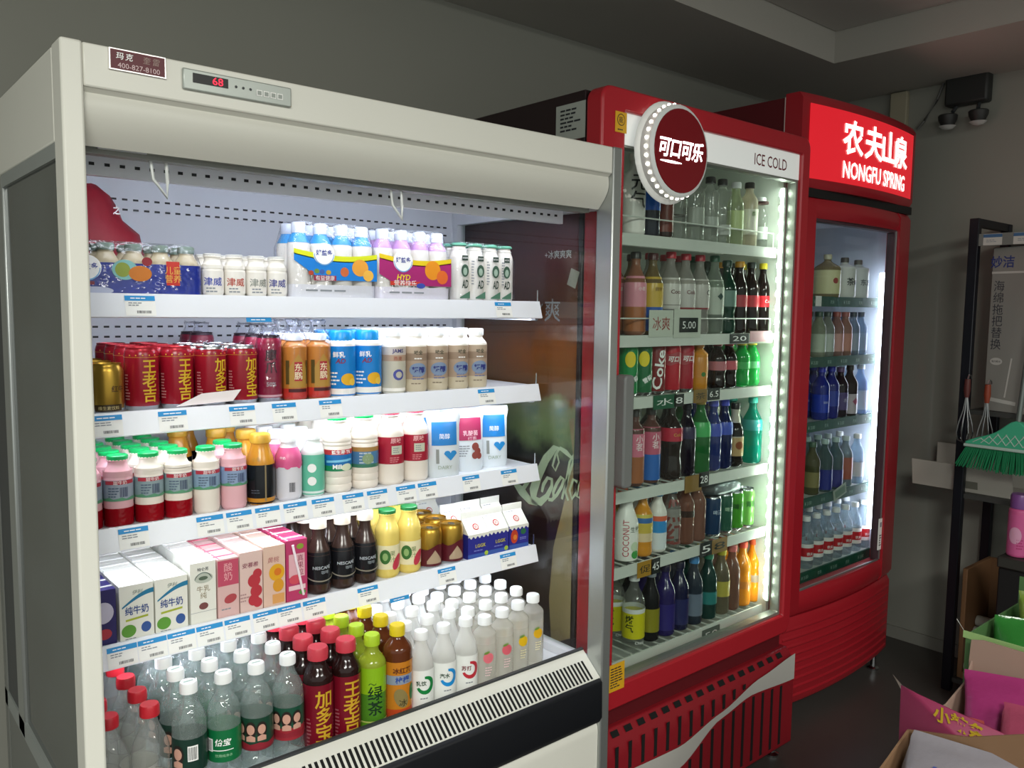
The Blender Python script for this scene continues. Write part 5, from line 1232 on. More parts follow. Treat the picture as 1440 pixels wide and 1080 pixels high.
# second shelf
def lab2(c1, c2): return [(.012, .080, C(c2)), (.080, .165, C(c1))]
krow(1, [
 (soda('pink and orange labelled tea bottle beside the left door frame', None, C('8a5a44', .15), C('2a2a2a'), lab2('dc90a0', 'a8663c'), simple('小茗', 'f4e4e4', .13, .022), H=.232, name='tea_bottle'), 893),
 (soda('tea bottle with yellow upper and blue lower label', None, C('6a5a3a', .15), C('4a1c20'), lab2('c9a840', '2058b0'), simple('同学', '7a5a1a', .13, .022), H=.232, name='tea_bottle'), 917),
 (soda('clear red-capped cola bottle with Coca script', None, liquid('d9d6d0', .5), C('b8283a'), [(.075, .165, C('cfccc6'))], simple('Coca', '5a1c20', .125, .034), H=.240, waist=CONT), 942),
 (soda('clear cola bottle with red cap and a plain pale label', None, liquid('d9d6d0', .5), C('b8283a'), [(.075, .080, C('a04048')), (.080, .165, C('c4c0bc'))], simple('Cola', '7a4a4c', .125, .030), H=.238, waist=CONT), 963),
 (soda('clear cola bottle with red cap and dark letter at its side', None, liquid('d4d2cc', .5), C('a82838'), [(.075, .080, C('903840')), (.080, .165, C('bebab4'))], simple('C', '2a2020', .125, .014, False, 40), H=.238, waist=CONT), 983),
 (soda('green-capped bottle with pale label and dark diamond', None, liquid('b8c4b8', .5), C('2a5a44'), [(.060, .165, C('b4bcb0'))], simple('◆', '2f4a44', .115, .022), H=.240), 1004),
 (soda('dark green glass soda bottle with grey-green label', None, C('14382a', .08), C('1c3a2c'), [(.085, .135, C('6f8a80'))], None, H=.228, waist=CONT), 1021),
 (soda('cola bottle with red label and orange cap', None, COLA, C('c08a2a'), [(.085, .122, C('b03a44'))], None, R=.028, H=.228, waist=CONT), 1039),
 (soda('cola bottle with red label and black cap', None, COLA, C('1c2420'), [(.085, .122, C('b8303c'))], None, R=.028, H=.228, waist=CONT), 1056),
 (soda('yellow-capped cola bottle beside the light strip', None, COLA, C('d9c42a'), [(.085, .122, C('cc2834'))], simple('Cola', 'f0e0e0', .104, .026), R=.028, H=.228, waist=CONT), 1073)])
# third shelf: cans and small bottles
def art_sp(a, fn): a.put(g_ell(.016, .022), fn(-8), C('e8d020'), 0, .105); a.put(g_band(-.024, .024, lambda u: .035 + u * .6, lambda u: .060 + u * .6, 6), fn(14), C('0a6a3c')); a.put(g_text('雪碧', w=.03, bold=.024), PM(fn, 14), PW, 0, .048, .5)
def art_ck(a, fn): a.put(g_text('Coke', w=.115, h=.030, bold=.02), fn(4), PW, 0, .072, 1.45)
def art_ck2(a, fn): a.put(g_band(-.028, .028, lambda u: .085 + .004 * math.sin(u * 120), lambda u: .118 + .004 * math.sin(u * 120), 8), fn(4), C('a84048')); a.put(g_text('可口', w=.034, bold=.024, shear=.2), PM(fn, 4), PW, 0, .100)
def kcan(label, c_, art, H=.145, R=.0290): return can('soda_can', label, None, R, H, C(c_, .22), art)
krow(2, [
 (kcan('tall green lemon soda can with yellow fruit, beside the door handle', '0f8a48', art_sp), 883),
 (kcan('tall dark green soda can beside the green lemon can', '1c6a40', art_sp), 903),
 (kcan('tall maroon red cola can with upright white script', '7c1c20', art_ck), 922),
 (kcan('tall bright red cola can with white characters', 'b8182c', art_ck2), 943),
 (kcan('tall rose red cola can next to the orange bottle', 'a82a38', art_ck2), 962),
 (soda('orange juice drink bottle with a green leaf mark', None, C('cf8a2c', .15), C('c8842a'), [(.04, .12, C('cc8630'))], simple('●', '3a7a34', .05, .014), R=.029, H=.150, name='juice_bottle', zs=.72, waist=(.085, .11, .027)), 982),
 (soda('short cola bottle with pale pink label', None, COLA, C('8a2c34'), [(.058, .086, C('b87078'))], None, R=.030, H=.152, waist=(.02, .058, .026)), 1008),
 (soda('short cola bottle with rose label beside the green bottles', None, COLA, C('a03038'), [(.058, .086, C('c05a64'))], None, R=.028, H=.152, waist=(.02, .058, .025)), 1024),
 (soda('short green soda bottle with yellow cap', None, C('14923c', .1), C('d0c030'), [(.058, .080, C('3fae5c'))], None, R=.029, H=.152, waist=(.02, .058, .026)), 1042),
 (soda('short bright green soda bottle beside the light strip', None, C('1ca848', .1), C('d9d04a'), [(.058, .080, C('6fcc8a'))], None, R=.028, H=.152, waist=(.02, .058, .025)), 1056)])
# fourth shelf
krow(3, [
 (soda('tea bottle with pink upper and copper lower label', None, C('5a3a34', .15), C('2c2a2a'), [(.01, .085, C('9c5c34')), (.085, .165, C('cf7088'))], simple('小茗', 'f0d8dc', .125, .044, True), R=.030, H=.218, name='tea_bottle', zs=.72), 892),
 (soda('tea bottle with rose upper and bright blue lower label', None, C('5a3a34', .15), C('2c2a2a'), [(.01, .085, C('1f62b4')), (.085, .165, C('c05a74'))], simple('小茗', 'f0d8dc', .125, .044, True), R=.030, H=.218, name='tea_bottle', zs=.72), 915),
 (soda('large cola bottle with broad crimson label', None, COLA, C('1c1414'), [(.115, .155, C('b8203c'))], simple('Cola', 'c9a040', .135, .024), R=.036, H=.228, zs=.66, waist=(.03, .11, .031)), 943),
 (soda('dark plum soda bottle behind the price card', None, C('1a1420', .1), C('1a1420'), [(.115, .150, C('3a3450'))], None, R=.030, H=.222), 965),
 (soda('clear green soda bottle with gold cap and green label', None, liquid('3fae5c', .5), C('c0a030'), [(.115, .160, C('3fae5c'))], None, R=.034, H=.232), 984),
 (soda('deep blue soda bottle with violet cap', None, C('1c2c6a', .12), C('5058c8'), [(.11, .15, C('3c50b4'))], None, R=.029, H=.222), 1002),
 (soda('navy blue soda bottle with violet cap beside the brown beer', None, C('161e4a', .12), C('4850c0'), [(.11, .15, C('4458b8'))], None, R=.029, H=.220), 1017),
 (soda('dark brown beer bottle with cream and copper label', None, C('150f0a', .08), C('1c1a14'), [(.035, .095, C('b89a6a')), (.165, .185, C('b8b4a4'))], simple('●', '8a4a24', .07, .026), R=.029, H=.205, name='beer_bottle', zs=.55, zn=.78), 1033),
 (soda('teal sports drink bottle beside the light strip', None, liquid('1fa892', .7), C('3fb0a0'), [(.11, .145, C('3a9a9a'))], simple('水', 'e8f0f0', .128, .014), R=.034, H=.218, name='sports_drink_bottle'), 1057)])
# fifth shelf
def art_coco(a, fn): a.put(g_text('COCONUT', w=.105, h=.018), fn(-22), C('b8384a'), 0, .070, 1.5708); a.put(g_text('生榨', h=.016), fn(24), C('4a5a4a'), 0, .095); a.put(g_ell(.013, .014), fn(22), C('cfe0c0'), 0, .045); a.put(g_ell(.013, .012), fn(26), C('3fa04a'), 0, .022)
krow(4, [
 (soda('white coconut milk bottle with upright red letters COCONUT', None, C('f0f0ea'), C('f0f0ea'), [(.005, .15, C('f0f0ea'))], art_coco, R=.037, H=.190, name='coconut_milk_bottle', zs=.52, rn=.018), 880),
 (soda('orange juice bottle with a blue and yellow label', None, C('d08a1c', .15), C('d86a40'), [(.045, .07, C('e0c8a0')), (.07, .10, C('c8b048')), (.10, .115, C('3068a8')), (.115, .125, C('c8b850'))], None, R=.031, H=.188, name='juice_bottle', waist=(.02, .045, .029)), 903),
 (soda('white yogurt drink bottle with blue cap and blue wave', None, C('e6e4dc'), C('3088c0'), [(.01, .06, C('d8e0e4')), (.06, .095, C('2c8cd0')), (.095, .11, C('d86848'))], None, R=.029, H=.185, name='yogurt_bottle'), 924),
 (soda('clear bottle with blue cap and black and red print', None, PETCLEAR, C('2a6a8a'), [(.03, .12, pane('clear_label_film'))], simple('黑\n红', '7a3a34', .08, .07), R=.028, H=.185, name='water_bottle'), 944),
 (soda('peach tea bottle with dark label band', None, liquid('b88470', .6), C('8a5a4a'), [(.085, .105, C('3a2a24'))], None, R=.029, H=.188, name='tea_bottle', zs=.64), 963),
 (soda('plain peach coloured tea bottle behind the cans', None, liquid('b88470', .6), C('9a6a5a'), None, None, R=.029, H=.188, name='tea_bottle', zs=.64), 979),
 (kcan('dark blue beer can beside the peach tea', '1f3a5c', simple('啤酒', 'a8b8c8', .08, .03), .130, .031), 1000),
 (kcan('blue and green beer can', '2a5a48', simple('啤酒', 'a8c8a8', .08, .03), .130, .029), 1017),
 (kcan('lime green beer can with dark print', '4a9a2c', simple('啤酒', '1c4a1c', .08, .04), .130, .029), 1032),
 (kcan('pale green and silver beer can beside the light strip', '7ab45a', simple('青岛', '1c5a2c', .08, .04), .130, .029), 1047)])
# bottom shelf
def art_yel(a, fn): a.put(g_text(vt('燃气'), h=.05, bold=.02), fn(-35), C('2a3a1c'), 0, .075); a.put(g_text('Chang', w=.03), fn(22), PW, 0, .018)
krow(5, [
 (soda('clear bottle with yellow label and frosted top band', None, PETCLEAR, WCAP, [(.030, .105, C('d0c81c')), (.105, .118, C('d8dcd8'))], art_yel, R=.034, H=.215, name='soda_water_bottle', zs=.62), 891),
 (soda('dark clear bottle with narrow yellow label', None, liquid('3a3c40', .4), C('9aa0a8'), [(.030, .100, C('8a8420'))], None, R=.029, H=.212, name='soda_water_bottle'), 914),
 (soda('deep violet drink bottle beside the yellow labels', None, C('241c58', .15), C('1c1838'), [(.02, .10, C('2c2470'))], None, R=.033, H=.215, name='soda_bottle'), 934),
 (soda('dark indigo drink bottle next to the blue capped one', None, C('1a1c3c', .15), C('1c1c34'), [(.02, .10, C('24285a'))], None, R=.031, H=.212, name='soda_bottle'), 954),
 (soda('clear bottle with sky blue cap and grey label', None, liquid('5a6a80', .4), C('3a84c0'), [(.03, .10, C('6a7688'))], None, R=.030, H=.212, name='water_bottle'), 974),
 (soda('clear sea green bottle with green cap', None, liquid('4a7a72', .4), C('3a8a6a'), [(.05, .09, C('2f7a78'))], None, R=.030, H=.212, name='water_bottle'), 994),
 (soda('clear bottle with yellow cap and pale yellow label', None, liquid('b0a890', .4), C('c0b43a'), [(.06, .11, C('b0a448'))], None, R=.030, H=.212, name='water_bottle'), 1012),
 (soda('rosy clear bottle with pink cap between yellow and orange drinks', None, liquid('b08a78', .5), C('c86a6a'), None, None, R=.029, H=.212, name='water_bottle'), 1027),
 (soda('amber orange juice bottle with red cap', None, C('e08a24', .12), C('d8503a'), [(.06, .085, C('c07830'))], None, R=.031, H=.214, name='juice_bottle', waist=(.09, .12, .028)), 1041),
 (soda('bright orange juice bottle with orange cap beside the light strip', None, C('f0941c', .12), C('e0603a'), [(.07, .095, C('9a8a78'))], None, R=.031, H=.214, name='juice_bottle', waist=(.10, .13, .028)), 1056)])
# a silver packet lying on the cans
pk = MB(); rnd = random.Random(2)
pk.loft([[(x * k + rnd.uniform(-.002, .002), y * k + rnd.uniform(-.002, .002), z + rnd.uniform(-.002, .002)) for x, y in rrect(-.07, .07, -.035, .035, .015, 3)] for z, k in ((0, .9), (.012, 1.0), (.028, .95), (.036, .7))], M('silver_packet', '8a9498', .3, .4, bump=.4, nscale=40))
p = AY(1012, 690, 1.56); o = part(None, 'snack_packet', pk, angle=70); o.location = (p.x, 1.556, KZ[4] + .131); tag(o, 'crumpled silver grey packet lying on top of the beer cans', 'packet')

# ================================================================== drinks in the tall red cooler
def nrow(i, items, y=1.655, rows=2, dy=.078):
    py = {0: 390, 1: 470, 2: 555, 3: 650, 4: 755}[i]
    for (kd, px), x in zip(items, spread([k for k, _ in items], [AY(px, py, y).x for _, px in items])):
        grid(kd, [x], y, NZ[i], rows, dy, -30, 6)
def nb(label, group, body, capm, lab, art=None, R=.031, H=.165, name='juice_bottle', zs=.62): return soda(label, group, body, capm, lab, art, R=R, H=H, name=name, zs=zs)
nrow(0, [
 (nb('broad juice bottle with cream label and red fruit on the lit top shelf', None, liquid('c9b890', .6), C('c8c4a8'), [(.015, .105, C('dcd8a8'))], simple('●', 'a84a44', .065, .022), R=.052, H=.166, zs=.66), 1163),
 (nb('white juice bottle with dark brush print beside the cream labelled one', None, C('dcdcd8'), C('5a5450'), [(.01, .115, C('dadad6'))], simple('茶π', '3a3c40', .065, .05), R=.046, H=.160, zs=.74), 1187),
 (nb('white carton-like bottle with small grey print', None, C('d6d8d8'), C('6a6460'), [(.01, .115, C('d2d4d6'))], simple('东方', '5a6068', .065, .05), R=.044, H=.156, zs=.76), 1206)], rows=1)
nrow(1, [
 (nb('slim pale bottle with dark green cap', 'slim pale green-capped bottles in the tall cooler', liquid('c8d0b8', .6), C('2a4a3c'), [(.02, .09, C('b8c4b0'))], None, R=.029, H=.175), 1151),
 (nb('slim grey-white bottle beside the pale green-capped one', None, liquid('c4ccc4', .6), C('3a4a44'), [(.02, .09, C('bcc4bc'))], None, R=.029, H=.175), 1163),
 (nb('slim rose tinted bottle with pink label', None, liquid('d0a8a0', .6), C('a85a54'), [(.02, .09, C('cc9a94'))], None, R=.029, H=.175), 1176),
 (nb('slim salmon tinted bottle with orange label', None, liquid('d0a494', .6), C('a8605a'), [(.02, .09, C('c48878'))], None, R=.029, H=.175), 1188),
 (nb('slim bluish bottle with dark cap', None, liquid('a8b4c4', .6), C('3a4454'), [(.02, .09, C('98a4b8'))], None, R=.028, H=.175), 1199),
 (nb('slim bluish grey bottle next to the light tube', None, liquid('a4b4c8', .6), C('4a5468'), [(.02, .09, C('8c9cb4'))], None, R=.028, H=.175), 1210)])
nrow(2, [
 (nb('blue sports drink bottle with blue cap in the tall cooler', None, C('1c2c8a', .15), C('2c3cc0'), [(.03, .10, C('2440b8'))], simple('尖叫', 'c8d0f0', .07, .02), R=.034, H=.205), 1154),
 (nb('violet blue drink bottle with grey band', None, C('2c3080', .15), C('3038b0'), [(.05, .11, C('3c4aa8'))], None, R=.033, H=.205), 1168),
 (nb('dark plum drink bottle with purple label', None, C('2a2028', .15), C('6a4a7a'), [(.03, .10, C('5a4a80'))], simple('水', 'c8c0d8', .07, .018), R=.032, H=.200), 1181),
 (nb('dark capped bottle with white and rose diamond label', None, liquid('5a4a4a', .5), C('2c2424'), [(.01, .09, C('c4b8c0'))], simple('◆', 'a85a74', .06, .03), R=.034, H=.205), 1194),
 (nb('pale blue bottle with grey print beside the light tube', None, liquid('a8bcd8', .6), C('c8d4e4'), [(.02, .10, C('b0c0d8'))], None, R=.033, H=.205), 1209)])
nrow(3, [
 (nb('olive tea bottle on the shelf above the water bottles', None, liquid('8a8a5a', .5), C('4a6a54'), [(.03, .09, C('8a8254'))], None, R=.032, H=.205), 1142),
 (nb('teal-grey bottle with blue violet label', None, liquid('8aa4a4', .5), C('b4ccc8'), [(.01, .09, C('30388a'))], None, R=.034, H=.208), 1159),
 (nb('teal-grey bottle with dark violet foot', None, liquid('8aa4a8', .5), C('b4ccc8'), [(.01, .08, C('3a3c84'))], None, R=.034, H=.208), 1174),
 (nb('clear bottle with rusty red label', None, liquid('a8b4b8', .5), C('c4d0d0'), [(.03, .12, C('a85a48'))], None, R=.031, H=.206), 1188),
 (nb('clear pale bottle with white cap next to the light tube', None, liquid('c0d0dc', .5), WCAP, [(.03, .09, C('c4d0dc'))], None, R=.032, H=.206), 1204)])
def art_nfw(a, fn): a.put(g_text('农夫', w=.026, bold=.02), fn(8), PW, 0, .062)
wk = nb('clear spring water bottle with red and white label', 'spring water bottles in the tall cooler', pane('cool_water_pet', 'e8f0f4', 1.32, bump=.2, rough=.06, diff=.22, dcol='dfe8ee'), WCAP, [(.035, .05, C('e4e4e0')), (.05, .085, C('b8242c')), (.085, .10, C('e4e4e0'))], art_nfw, R=.032, H=.205, name='spring_water_bottle')
nrow(4, [(wk, px) for px in (1133, 1147, 1161, 1174, 1187, 1200, 1212)], rows=3)

# ================================================================== storage rack by the end wall
rk = thing('storage_rack', 'black metal storage rack against the end wall beside the tall cooler', 'rack', (0, 0, 0))
BLUEBLK = M('black_blue_steel', '14171f', .4, .3)
QX0, QX1, QY0, QY1, QZ = 3.40, 3.735, .30, 1.30, 1.86
for x in (QX0, QX1 - .02):
    for y in (QY0, QY1 - .035): part(rk, 'post', MB().box(x, x + .03, y, y + .035, 0, QZ, BLUEBLK), .003)
for y in (QY0, QY1 - .035): part(rk, 'end_bar', MB().box(QX0 + .03, QX1 - .02, y + .004, y + .031, QZ - .03, QZ, BLUEBLK))
WOODB = M('orange_wood_board', '8a5a34', .55, noise=.15, nscale=12)
for z, mt in ((1.80, WOODB), (1.13, M('dark_shelf_board', '3a3a38', .6)), (.80, M('dark_shelf_board')), (.055, M('dark_shelf_board'))):
    part(rk, 'rack_shelf', MB().box(QX0 + .012, QX1, QY0 + .036, QY1 - .036, z - .018, z, mt))
rr = part(rk, 'price_rail', MB().box(QX0 + .002, QX0 + .012, QY0 + .036, QY1 - .036, 1.755, 1.80, M('dull_rail', '6d706c', .5)))
for y, w_ in ((1.215, .065), (1.10, .09), (.95, .09)):
    part(rr, 'price_tag', MB().put(g_rect(w_, .042, 1), side(QX0 + .0014, y, 1.777), M('dull_paper', 'b9b8b2', .7)).put(g_rect(w_, .012, 1), side(QX0 + .0008, y, 1.791), M('dull_blue', '3a5f86', .6)).put(g_lines(w_ * .7, .012, 2, 3), side(QX0 + .0008, y, 1.772), GREYINK))
part(rk, 'rear_board', MB().box(QX1 - .004, QX1 + .004, QY0 + .036, QY1 - .036, 1.10, 1.78, M('grey_back_board', '77756e', .7)))
o = part(None, 'red_tin', MB().lathe([(0, 0), (.03, 0), (.032, .004), (.032, .09), (.028, .096), (0, .096)], M('dull_red_tin', '7a2420', .5), 18)); o.location = (3.62, 1.20, 1.13); tag(o, 'dull red tin standing behind the grey mop carton', 'tin')
# long grey carton
gb = thing('mop_carton', 'long upright grey white carton with blue brand characters and upright print', 'carton', (3.475, 1.135, 1.13), math.radians(-14))
GC = M('grey_white_card', '8f8d87', .6)
body = part(gb, 'carton_body', MB().box(-.045, .045, -.085, .085, 0, .62, GC), .003)
t = MB(); fs = side(-.0458)
t.put(g_text('妙洁', h=.045, bold=.016), fs, M('dull_blue_ink', '34407e', .6), -.045, .565)
t.put(g_rect(.168, .008, 1), fs, M('dull_white_ink', 'c4c2bc', .6), 0, .525)
t.put(g_text(vt('海绵拖把替换'), h=.26), fs, M('dull_dark_ink', '3a3a42', .6), -.052, .365)
t.put(g_ell(.024, .014), fs, M('dull_white_ink'), -.045, .19); t.put(g_text('强力吸水', w=.036), fwd(fs, 0) if False else side(-.0464), M('dull_dark_ink'), -.045, .19)
t.put(g_rect(.006, .15, 1), fs, M('dull_white_ink'), .005, .13, -.12); t.put(g_rect(.10, .014, 1), fs, M('dull_white_ink'), -.01, .04, -.1)
part(body, 'carton_print', t)
# wire whisks hanging from the shelf edge
WST = M('whisk_steel', '8a8c8c', .3, .9)
for k, (y, zz) in enumerate(((1.262, 1.18), (1.19, 1.165))):
    wkk = thing('egg_whisk', 'steel balloon whisk with %s handle hanging from the rack shelf' % ('an orange' if k else 'a dark red'), 'whisk', (3.378, y, zz))
    part(wkk, 'handle', MB().tube([(0, 0, .07), (0, 0, .03), (0, 0, 0)], [.010, .012, .008], M('whisk_handle_%d' % k, '8a3a22' if k else '5a2a26', .5), 10))
    part(wkk, 'hanging_hook', MB().tube([(0, 0, .07), (.012, 0, .085), (.03, 0, .082), (.036, 0, .070)], .003, WST, 6))
    for a_ in range(4):
        c_, s_ = math.cos(a_ * math.pi / 4), math.sin(a_ * math.pi / 4)
        pts = [(0, 0, 0)] + [(c_ * .032 * math.sin(t_), s_ * .032 * math.sin(t_), -.03 - .09 * (1 - math.cos(t_)) / 1.0) for t_ in (.5, .9, 1.3, 1.57)]
        pts = [(c_ * r_, s_ * r_, z_) for r_, z_ in ((.003, 0), (.010, -.05), (.024, -.10), (.030, -.135), (.024, -.165), (0, -.178), (-.024, -.165), (-.030, -.135), (-.024, -.10), (-.010, -.05), (-.003, 0))]
        part(wkk, 'wire_loop', MB().tube(pts, .0022, WST, 5))
# green broom hanging head down
bc = AX(1428, 640, 3.32)
br = thing('broom', 'green plastic broom with fanned bristles hanging head down in front of the rack', 'broom', (3.32, bc.y, bc.z))
GRN = M('broom_green', '3fa882', .45); GRD = M('bristle_green', '0f7a4c', .6); PALEG = M('broom_rim', 'a9bfb4', .5)
outl = []
n = 16
top = lambda s: .030 + .050 * math.exp(-(s / .05) ** 2) + .045 * (1 - (s / .17) ** 2)
hd = MB(); pts = [(-.168 + .336 * i / 20) for i in range(21)]
poly = [(y, top(y)) for y in pts] + [(.168, .022), (-.168, .022)]
hd.extrude(poly, 'x', -.018, .018, GRN)
h_ = part(br, 'broom_head', hd, .004)
lat = MB()
for i in range(11):
    y0 = -.14 + i * .028
    for sgn in (-1, 1):
        a_, b_ = (y0, .032), (y0 + sgn * .03, .032 + .04)
        if abs(b_[0]) < .14: lat.tube([(-.0185, a_[0], a_[1]), (-.0185, b_[0], min(b_[1], top(b_[0]) - .006))], .0018, PALEG, 5)
tag(part(h_, 'lattice_relief', lat), kind='stuff')
part(br, 'head_rim', MB().box(-.021, .021, -.172, .172, .012, .024, PALEG), .003)
bt_ = MB(); rnd = random.Random(5)
for i in range(64):
    for j in range(3):
        y = -.162 + .324 * i / 63; x = (j - 1) * .011
        yb = y * 1.22 + rnd.uniform(-.004, .004); zb = -.072 + rnd.uniform(-.006, .004) + .010 * abs(y) / .16
        bt_.tube([(x, y, .014), (x * 1.4 + rnd.uniform(-.003, .003), yb, zb)], [.0026, .0018], GRD, 4)
tag(part(br, 'bristles', bt_), kind='stuff')
part(br, 'handle', MB().tube([(0, 0, .09), (.020, -.01, .35), (.05, -.03, .78)], .0095, M('broom_stick', '6e7672', .35, .4), 10))
part(br, 'hanging_loop', MB().tube([(.05, -.03, .78), (.056, -.03, .80), (.085, -.03, .805)], .004, WST, 6))
# bent white card tray sticking out of the shelf
wt = MB(); CARD = M('white_card', 'a8a59c', .65)
wt.extrude([(3.452, .8005), (3.434, .905), (3.438, .906), (3.456, .804), (3.68, .804), (3.68, .8005)], 'y', 1.105, 1.478, CARD)
wt.extrude([(3.68, .8045), (3.68, .95), (3.676, .95), (3.676, .8045)], 'y', 1.105, 1.478, CARD)
tr = part(None, 'card_tray', wt); tag(tr, 'bent off-white card tray with a small grey label jutting out of the rack shelf', 'tray')
lp_ = MB().put(g_rect(.045, .03, 1), lambda u, v: (3.4472 - .174 * v - .001, 1.25 - u, .83 + v), M('dull_label', '6a6a60', .6))
part(tr, 'label', lp_)
# wooden crate with white film rolls
cr_ = thing('wooden_crate', 'orange brown wooden crate standing at the foot of the rack', 'crate', (0, 0, 0))
CW = M('crate_wood', '7d5a3c', .6, noise=.2, nscale=10)
K = (3.43, 3.69, .95, 1.255)
part(cr_, 'side_board', MB().box(K[0], K[1], K[3] - .018, K[3], .056, .50, CW), .003)
part(cr_, 'side_board', MB().box(K[0], K[1], K[2], K[2] + .018, .056, .50, CW), .003)
part(cr_, 'back_board', MB().box(K[1] - .016, K[1], K[2] + .018, K[3] - .018, .056, .50, CW))
part(cr_, 'base_board', MB().box(K[0], K[1] - .016, K[2] + .018, K[3] - .018, .056, .082, CW))
roll = lambda: [(0, 0), (.021, 0), (.0225, .003), (.0225, .225), (.021, .228), (.010, .228), (.010, .222), (0, .222)]
rm = MB().lathe(roll(), M('white_film_roll', 'a9a69c', .4), 16).mesh('film_roll'); cm_ = MB().lathe([(0, -.001), (.009, -.001), (.009, .0)], M('roll_core', '5a4a3a', .7), 12).mesh('roll_core')
for i, (x, z) in enumerate(((3.458, .105), (3.504, .105), (3.55, .105), (3.596, .105), (3.642, .105), (3.481, .145), (3.527, .145), (3.573, .145), (3.619, .145), (3.504, .185), (3.55, .185), (3.596, .185), (3.527, .225), (3.573, .225), (3.55, .265))):
    o = thing('film_roll', 'white plastic film roll lying in the wooden crate', 'roll', (x, 1.006, z), 0, 'film rolls in the wooden crate'); o.rotation_euler = (math.radians(-90), 0, 0)
    b = link('roll_body', rm, o); link('roll_core', cm_, b)
# black case and pink bottles
bxo = thing('black_case', 'black storage case in front of the wooden crate', 'case', (3.31, .84, 0))
part(bxo, 'case_body', MB().box(-.11, .08, -.26, .215, 0, .60, M('matt_black', '121213', .6)), .006)
part(bxo, 'lid', MB().box(-.115, .085, -.265, .22, .60, .64, M('dark_grey_lid', '33332f', .5)), .006)
def art_pp(a, fn): a.put(g_ell(.02, .03), fn(-20), C('d8a0bc'), 0, .08); a.put(g_lines(.03, .04, 4, 4), fn(14), C('b03a70'), 0, .05)
kd = bottle('lotion_bottle', 'pink lotion bottle with a violet top standing on the black case', 'bottle', 'pink lotion bottles on the black case', .036, .225, C('c8588c'), C('7a4a8a'), zs=.74, rn=.024, zn=.80, caph=.05, rcap=.032, lab=[(.01, .155, C('cc5f94'))], art=art_pp)
for y in (1.015, .935): kd.at(3.255, y, .64, -70)

# ================================================================== snack table in the right foreground
tb = thing('display_table', 'low dark display table carrying the open snack cartons', 'table', (0, 0, 0))
TX0, TX1, TY0, TY1, TZ = 1.06, 2.35, -.30, .66, .62
part(tb, 'table_top', MB().box(TX0, TX1, TY0, TY1, TZ - .03, TZ, M('dark_table_top', '2c2a29', .3)), .004)
for x in (TX0 + .03, TX1 - .07):
    for y in (TY0 + .03, TY1 - .07): part(tb, 'leg', MB().box(x, x + .04, y, y + .04, 0, TZ - .03, BLACK))
part(tb, 'edge_rail', MB().box(TX0, TX1, TY1, TY1 + .008, TZ - .03, TZ - .001, ALU))
KRAFT = M('brown_cardboard', '7d5f45', .75, noise=.06, nscale=20); BEIGE = M('beige_card_inside', '9a7f72', .7); MAG = M('magenta_card', '84264a', .5)
th_ = .004
# pink display carton
pa = thing('candy_display_box', 'open magenta candy display box with yellow lettering and beige inside', 'display box', (0, 0, 0))
A = (1.46, 1.77, .28, .62)
part(pa, 'base', MB().box(A[0], A[1], A[2], A[3], TZ, TZ + th_, BEIGE))
fp = MB().add([(A[0], A[3], TZ + th_), (A[0], A[2], TZ + th_), (A[0] - .006, A[2], .80), (A[0] - .012, A[3] - .03, .838), (A[0] - .008, A[3], .842)], [(0, 1, 2, 3, 4)], MAG)
fpo = part(pa, 'front_panel', fp)
sm = fpo.modifiers.new('thickness', 'SOLIDIFY'); sm.thickness = .003; sm.offset = 1
t = MB(); fmap = lambda u, v: (A[0] - .0055 - (v - .70) * .045 - .0075, .50 - u, v - u * .12)
t.put(g_text('小辣条', w=.085, h=.030, bold=.03), fmap, M('yellow_letters', 'b89a22', .5), -.018, .812); part(fpo, 'lettering', t)
fl = MB().add([(A[0] - .008, A[3], .842), (A[0] - .014, A[3] + .014, .858), (A[0] + .03, A[3] + .006, .80), (A[0] + .002, A[3], .76)], [(0, 1, 2, 3)], M('pale_card_edge', 'c0b2a8', .7)); part(pa, 'corner_flap', fl)
bp_ = part(pa, 'back_panel', MB().extrude([(A[2], TZ), (A[3], TZ), (A[3] + .004, .80), (A[3] + .002, .842), (A[3] - .02, .848), (A[2], .843)], 'x', A[1] - th_, A[1], BEIGE))
part(pa, 'side_panel', MB().extrude([(A[0], TZ + th_), (A[1] - th_, TZ + th_), (A[1] - th_, .80), (A[1] - .03, .765), (A[1] - .12, .745), (A[0], .75)], 'y', A[3] - th_, A[3], BEIGE))
part(pa, 'side_panel', MB().box(A[0], A[1] - th_, A[2], A[2] + th_, TZ + th_, .78, BEIGE))
def packet(label, mats, loc, rot, w, h, d, art=None, cat='packet', name='candy_packet'):
    r = random.Random(label); P_ = thing(name, label, cat, loc); P_.rotation_euler = [math.radians(a) for a in rot]
    rings = []
    for t_ in (0, .06, .12, .3, .5, .7, .88, .94, 1.0):
        k = math.sin(math.pi * min(max((t_ - .06) / .88, 0), 1)) ** .5 if .06 < t_ < .94 else 0
        rings.append([(w / 2 * math.cos(2 * math.pi * q / 18) * (1 + r.uniform(-.03, .03)), max(d / 2 * k, .0015) * math.sin(2 * math.pi * q / 18) * (1 + r.uniform(-.12, .12)), h * t_) for q in range(18)])
    b = part(P_, 'packet_body', MB().loft(rings, mats), angle=70)
    if art:
        t = MB(); art(t, lambda u, v: (u, -d / 2 * math.sqrt(max(.05, 1 - (2 * u / w) ** 2)) * math.sin(math.pi * min(max((v / h - .06) / .88, .02), .98)) ** .5 - .0055, v)); part(b, 'packet_print', t)
    return P_
PK1 = M('magenta_foil', '8c2c60', .25, bump=.3, nscale=30); PK2 = M('coral_film', '9c4440', .2, bump=.3, nscale=30); PK3 = M('pink_film', '944058', .25, bump=.3, nscale=30)
packet('magenta foil candy packet leaning on the beige back panel', PK1, (1.62, .50, TZ + .03), (-42, 0, -66), .13, .20, .045)
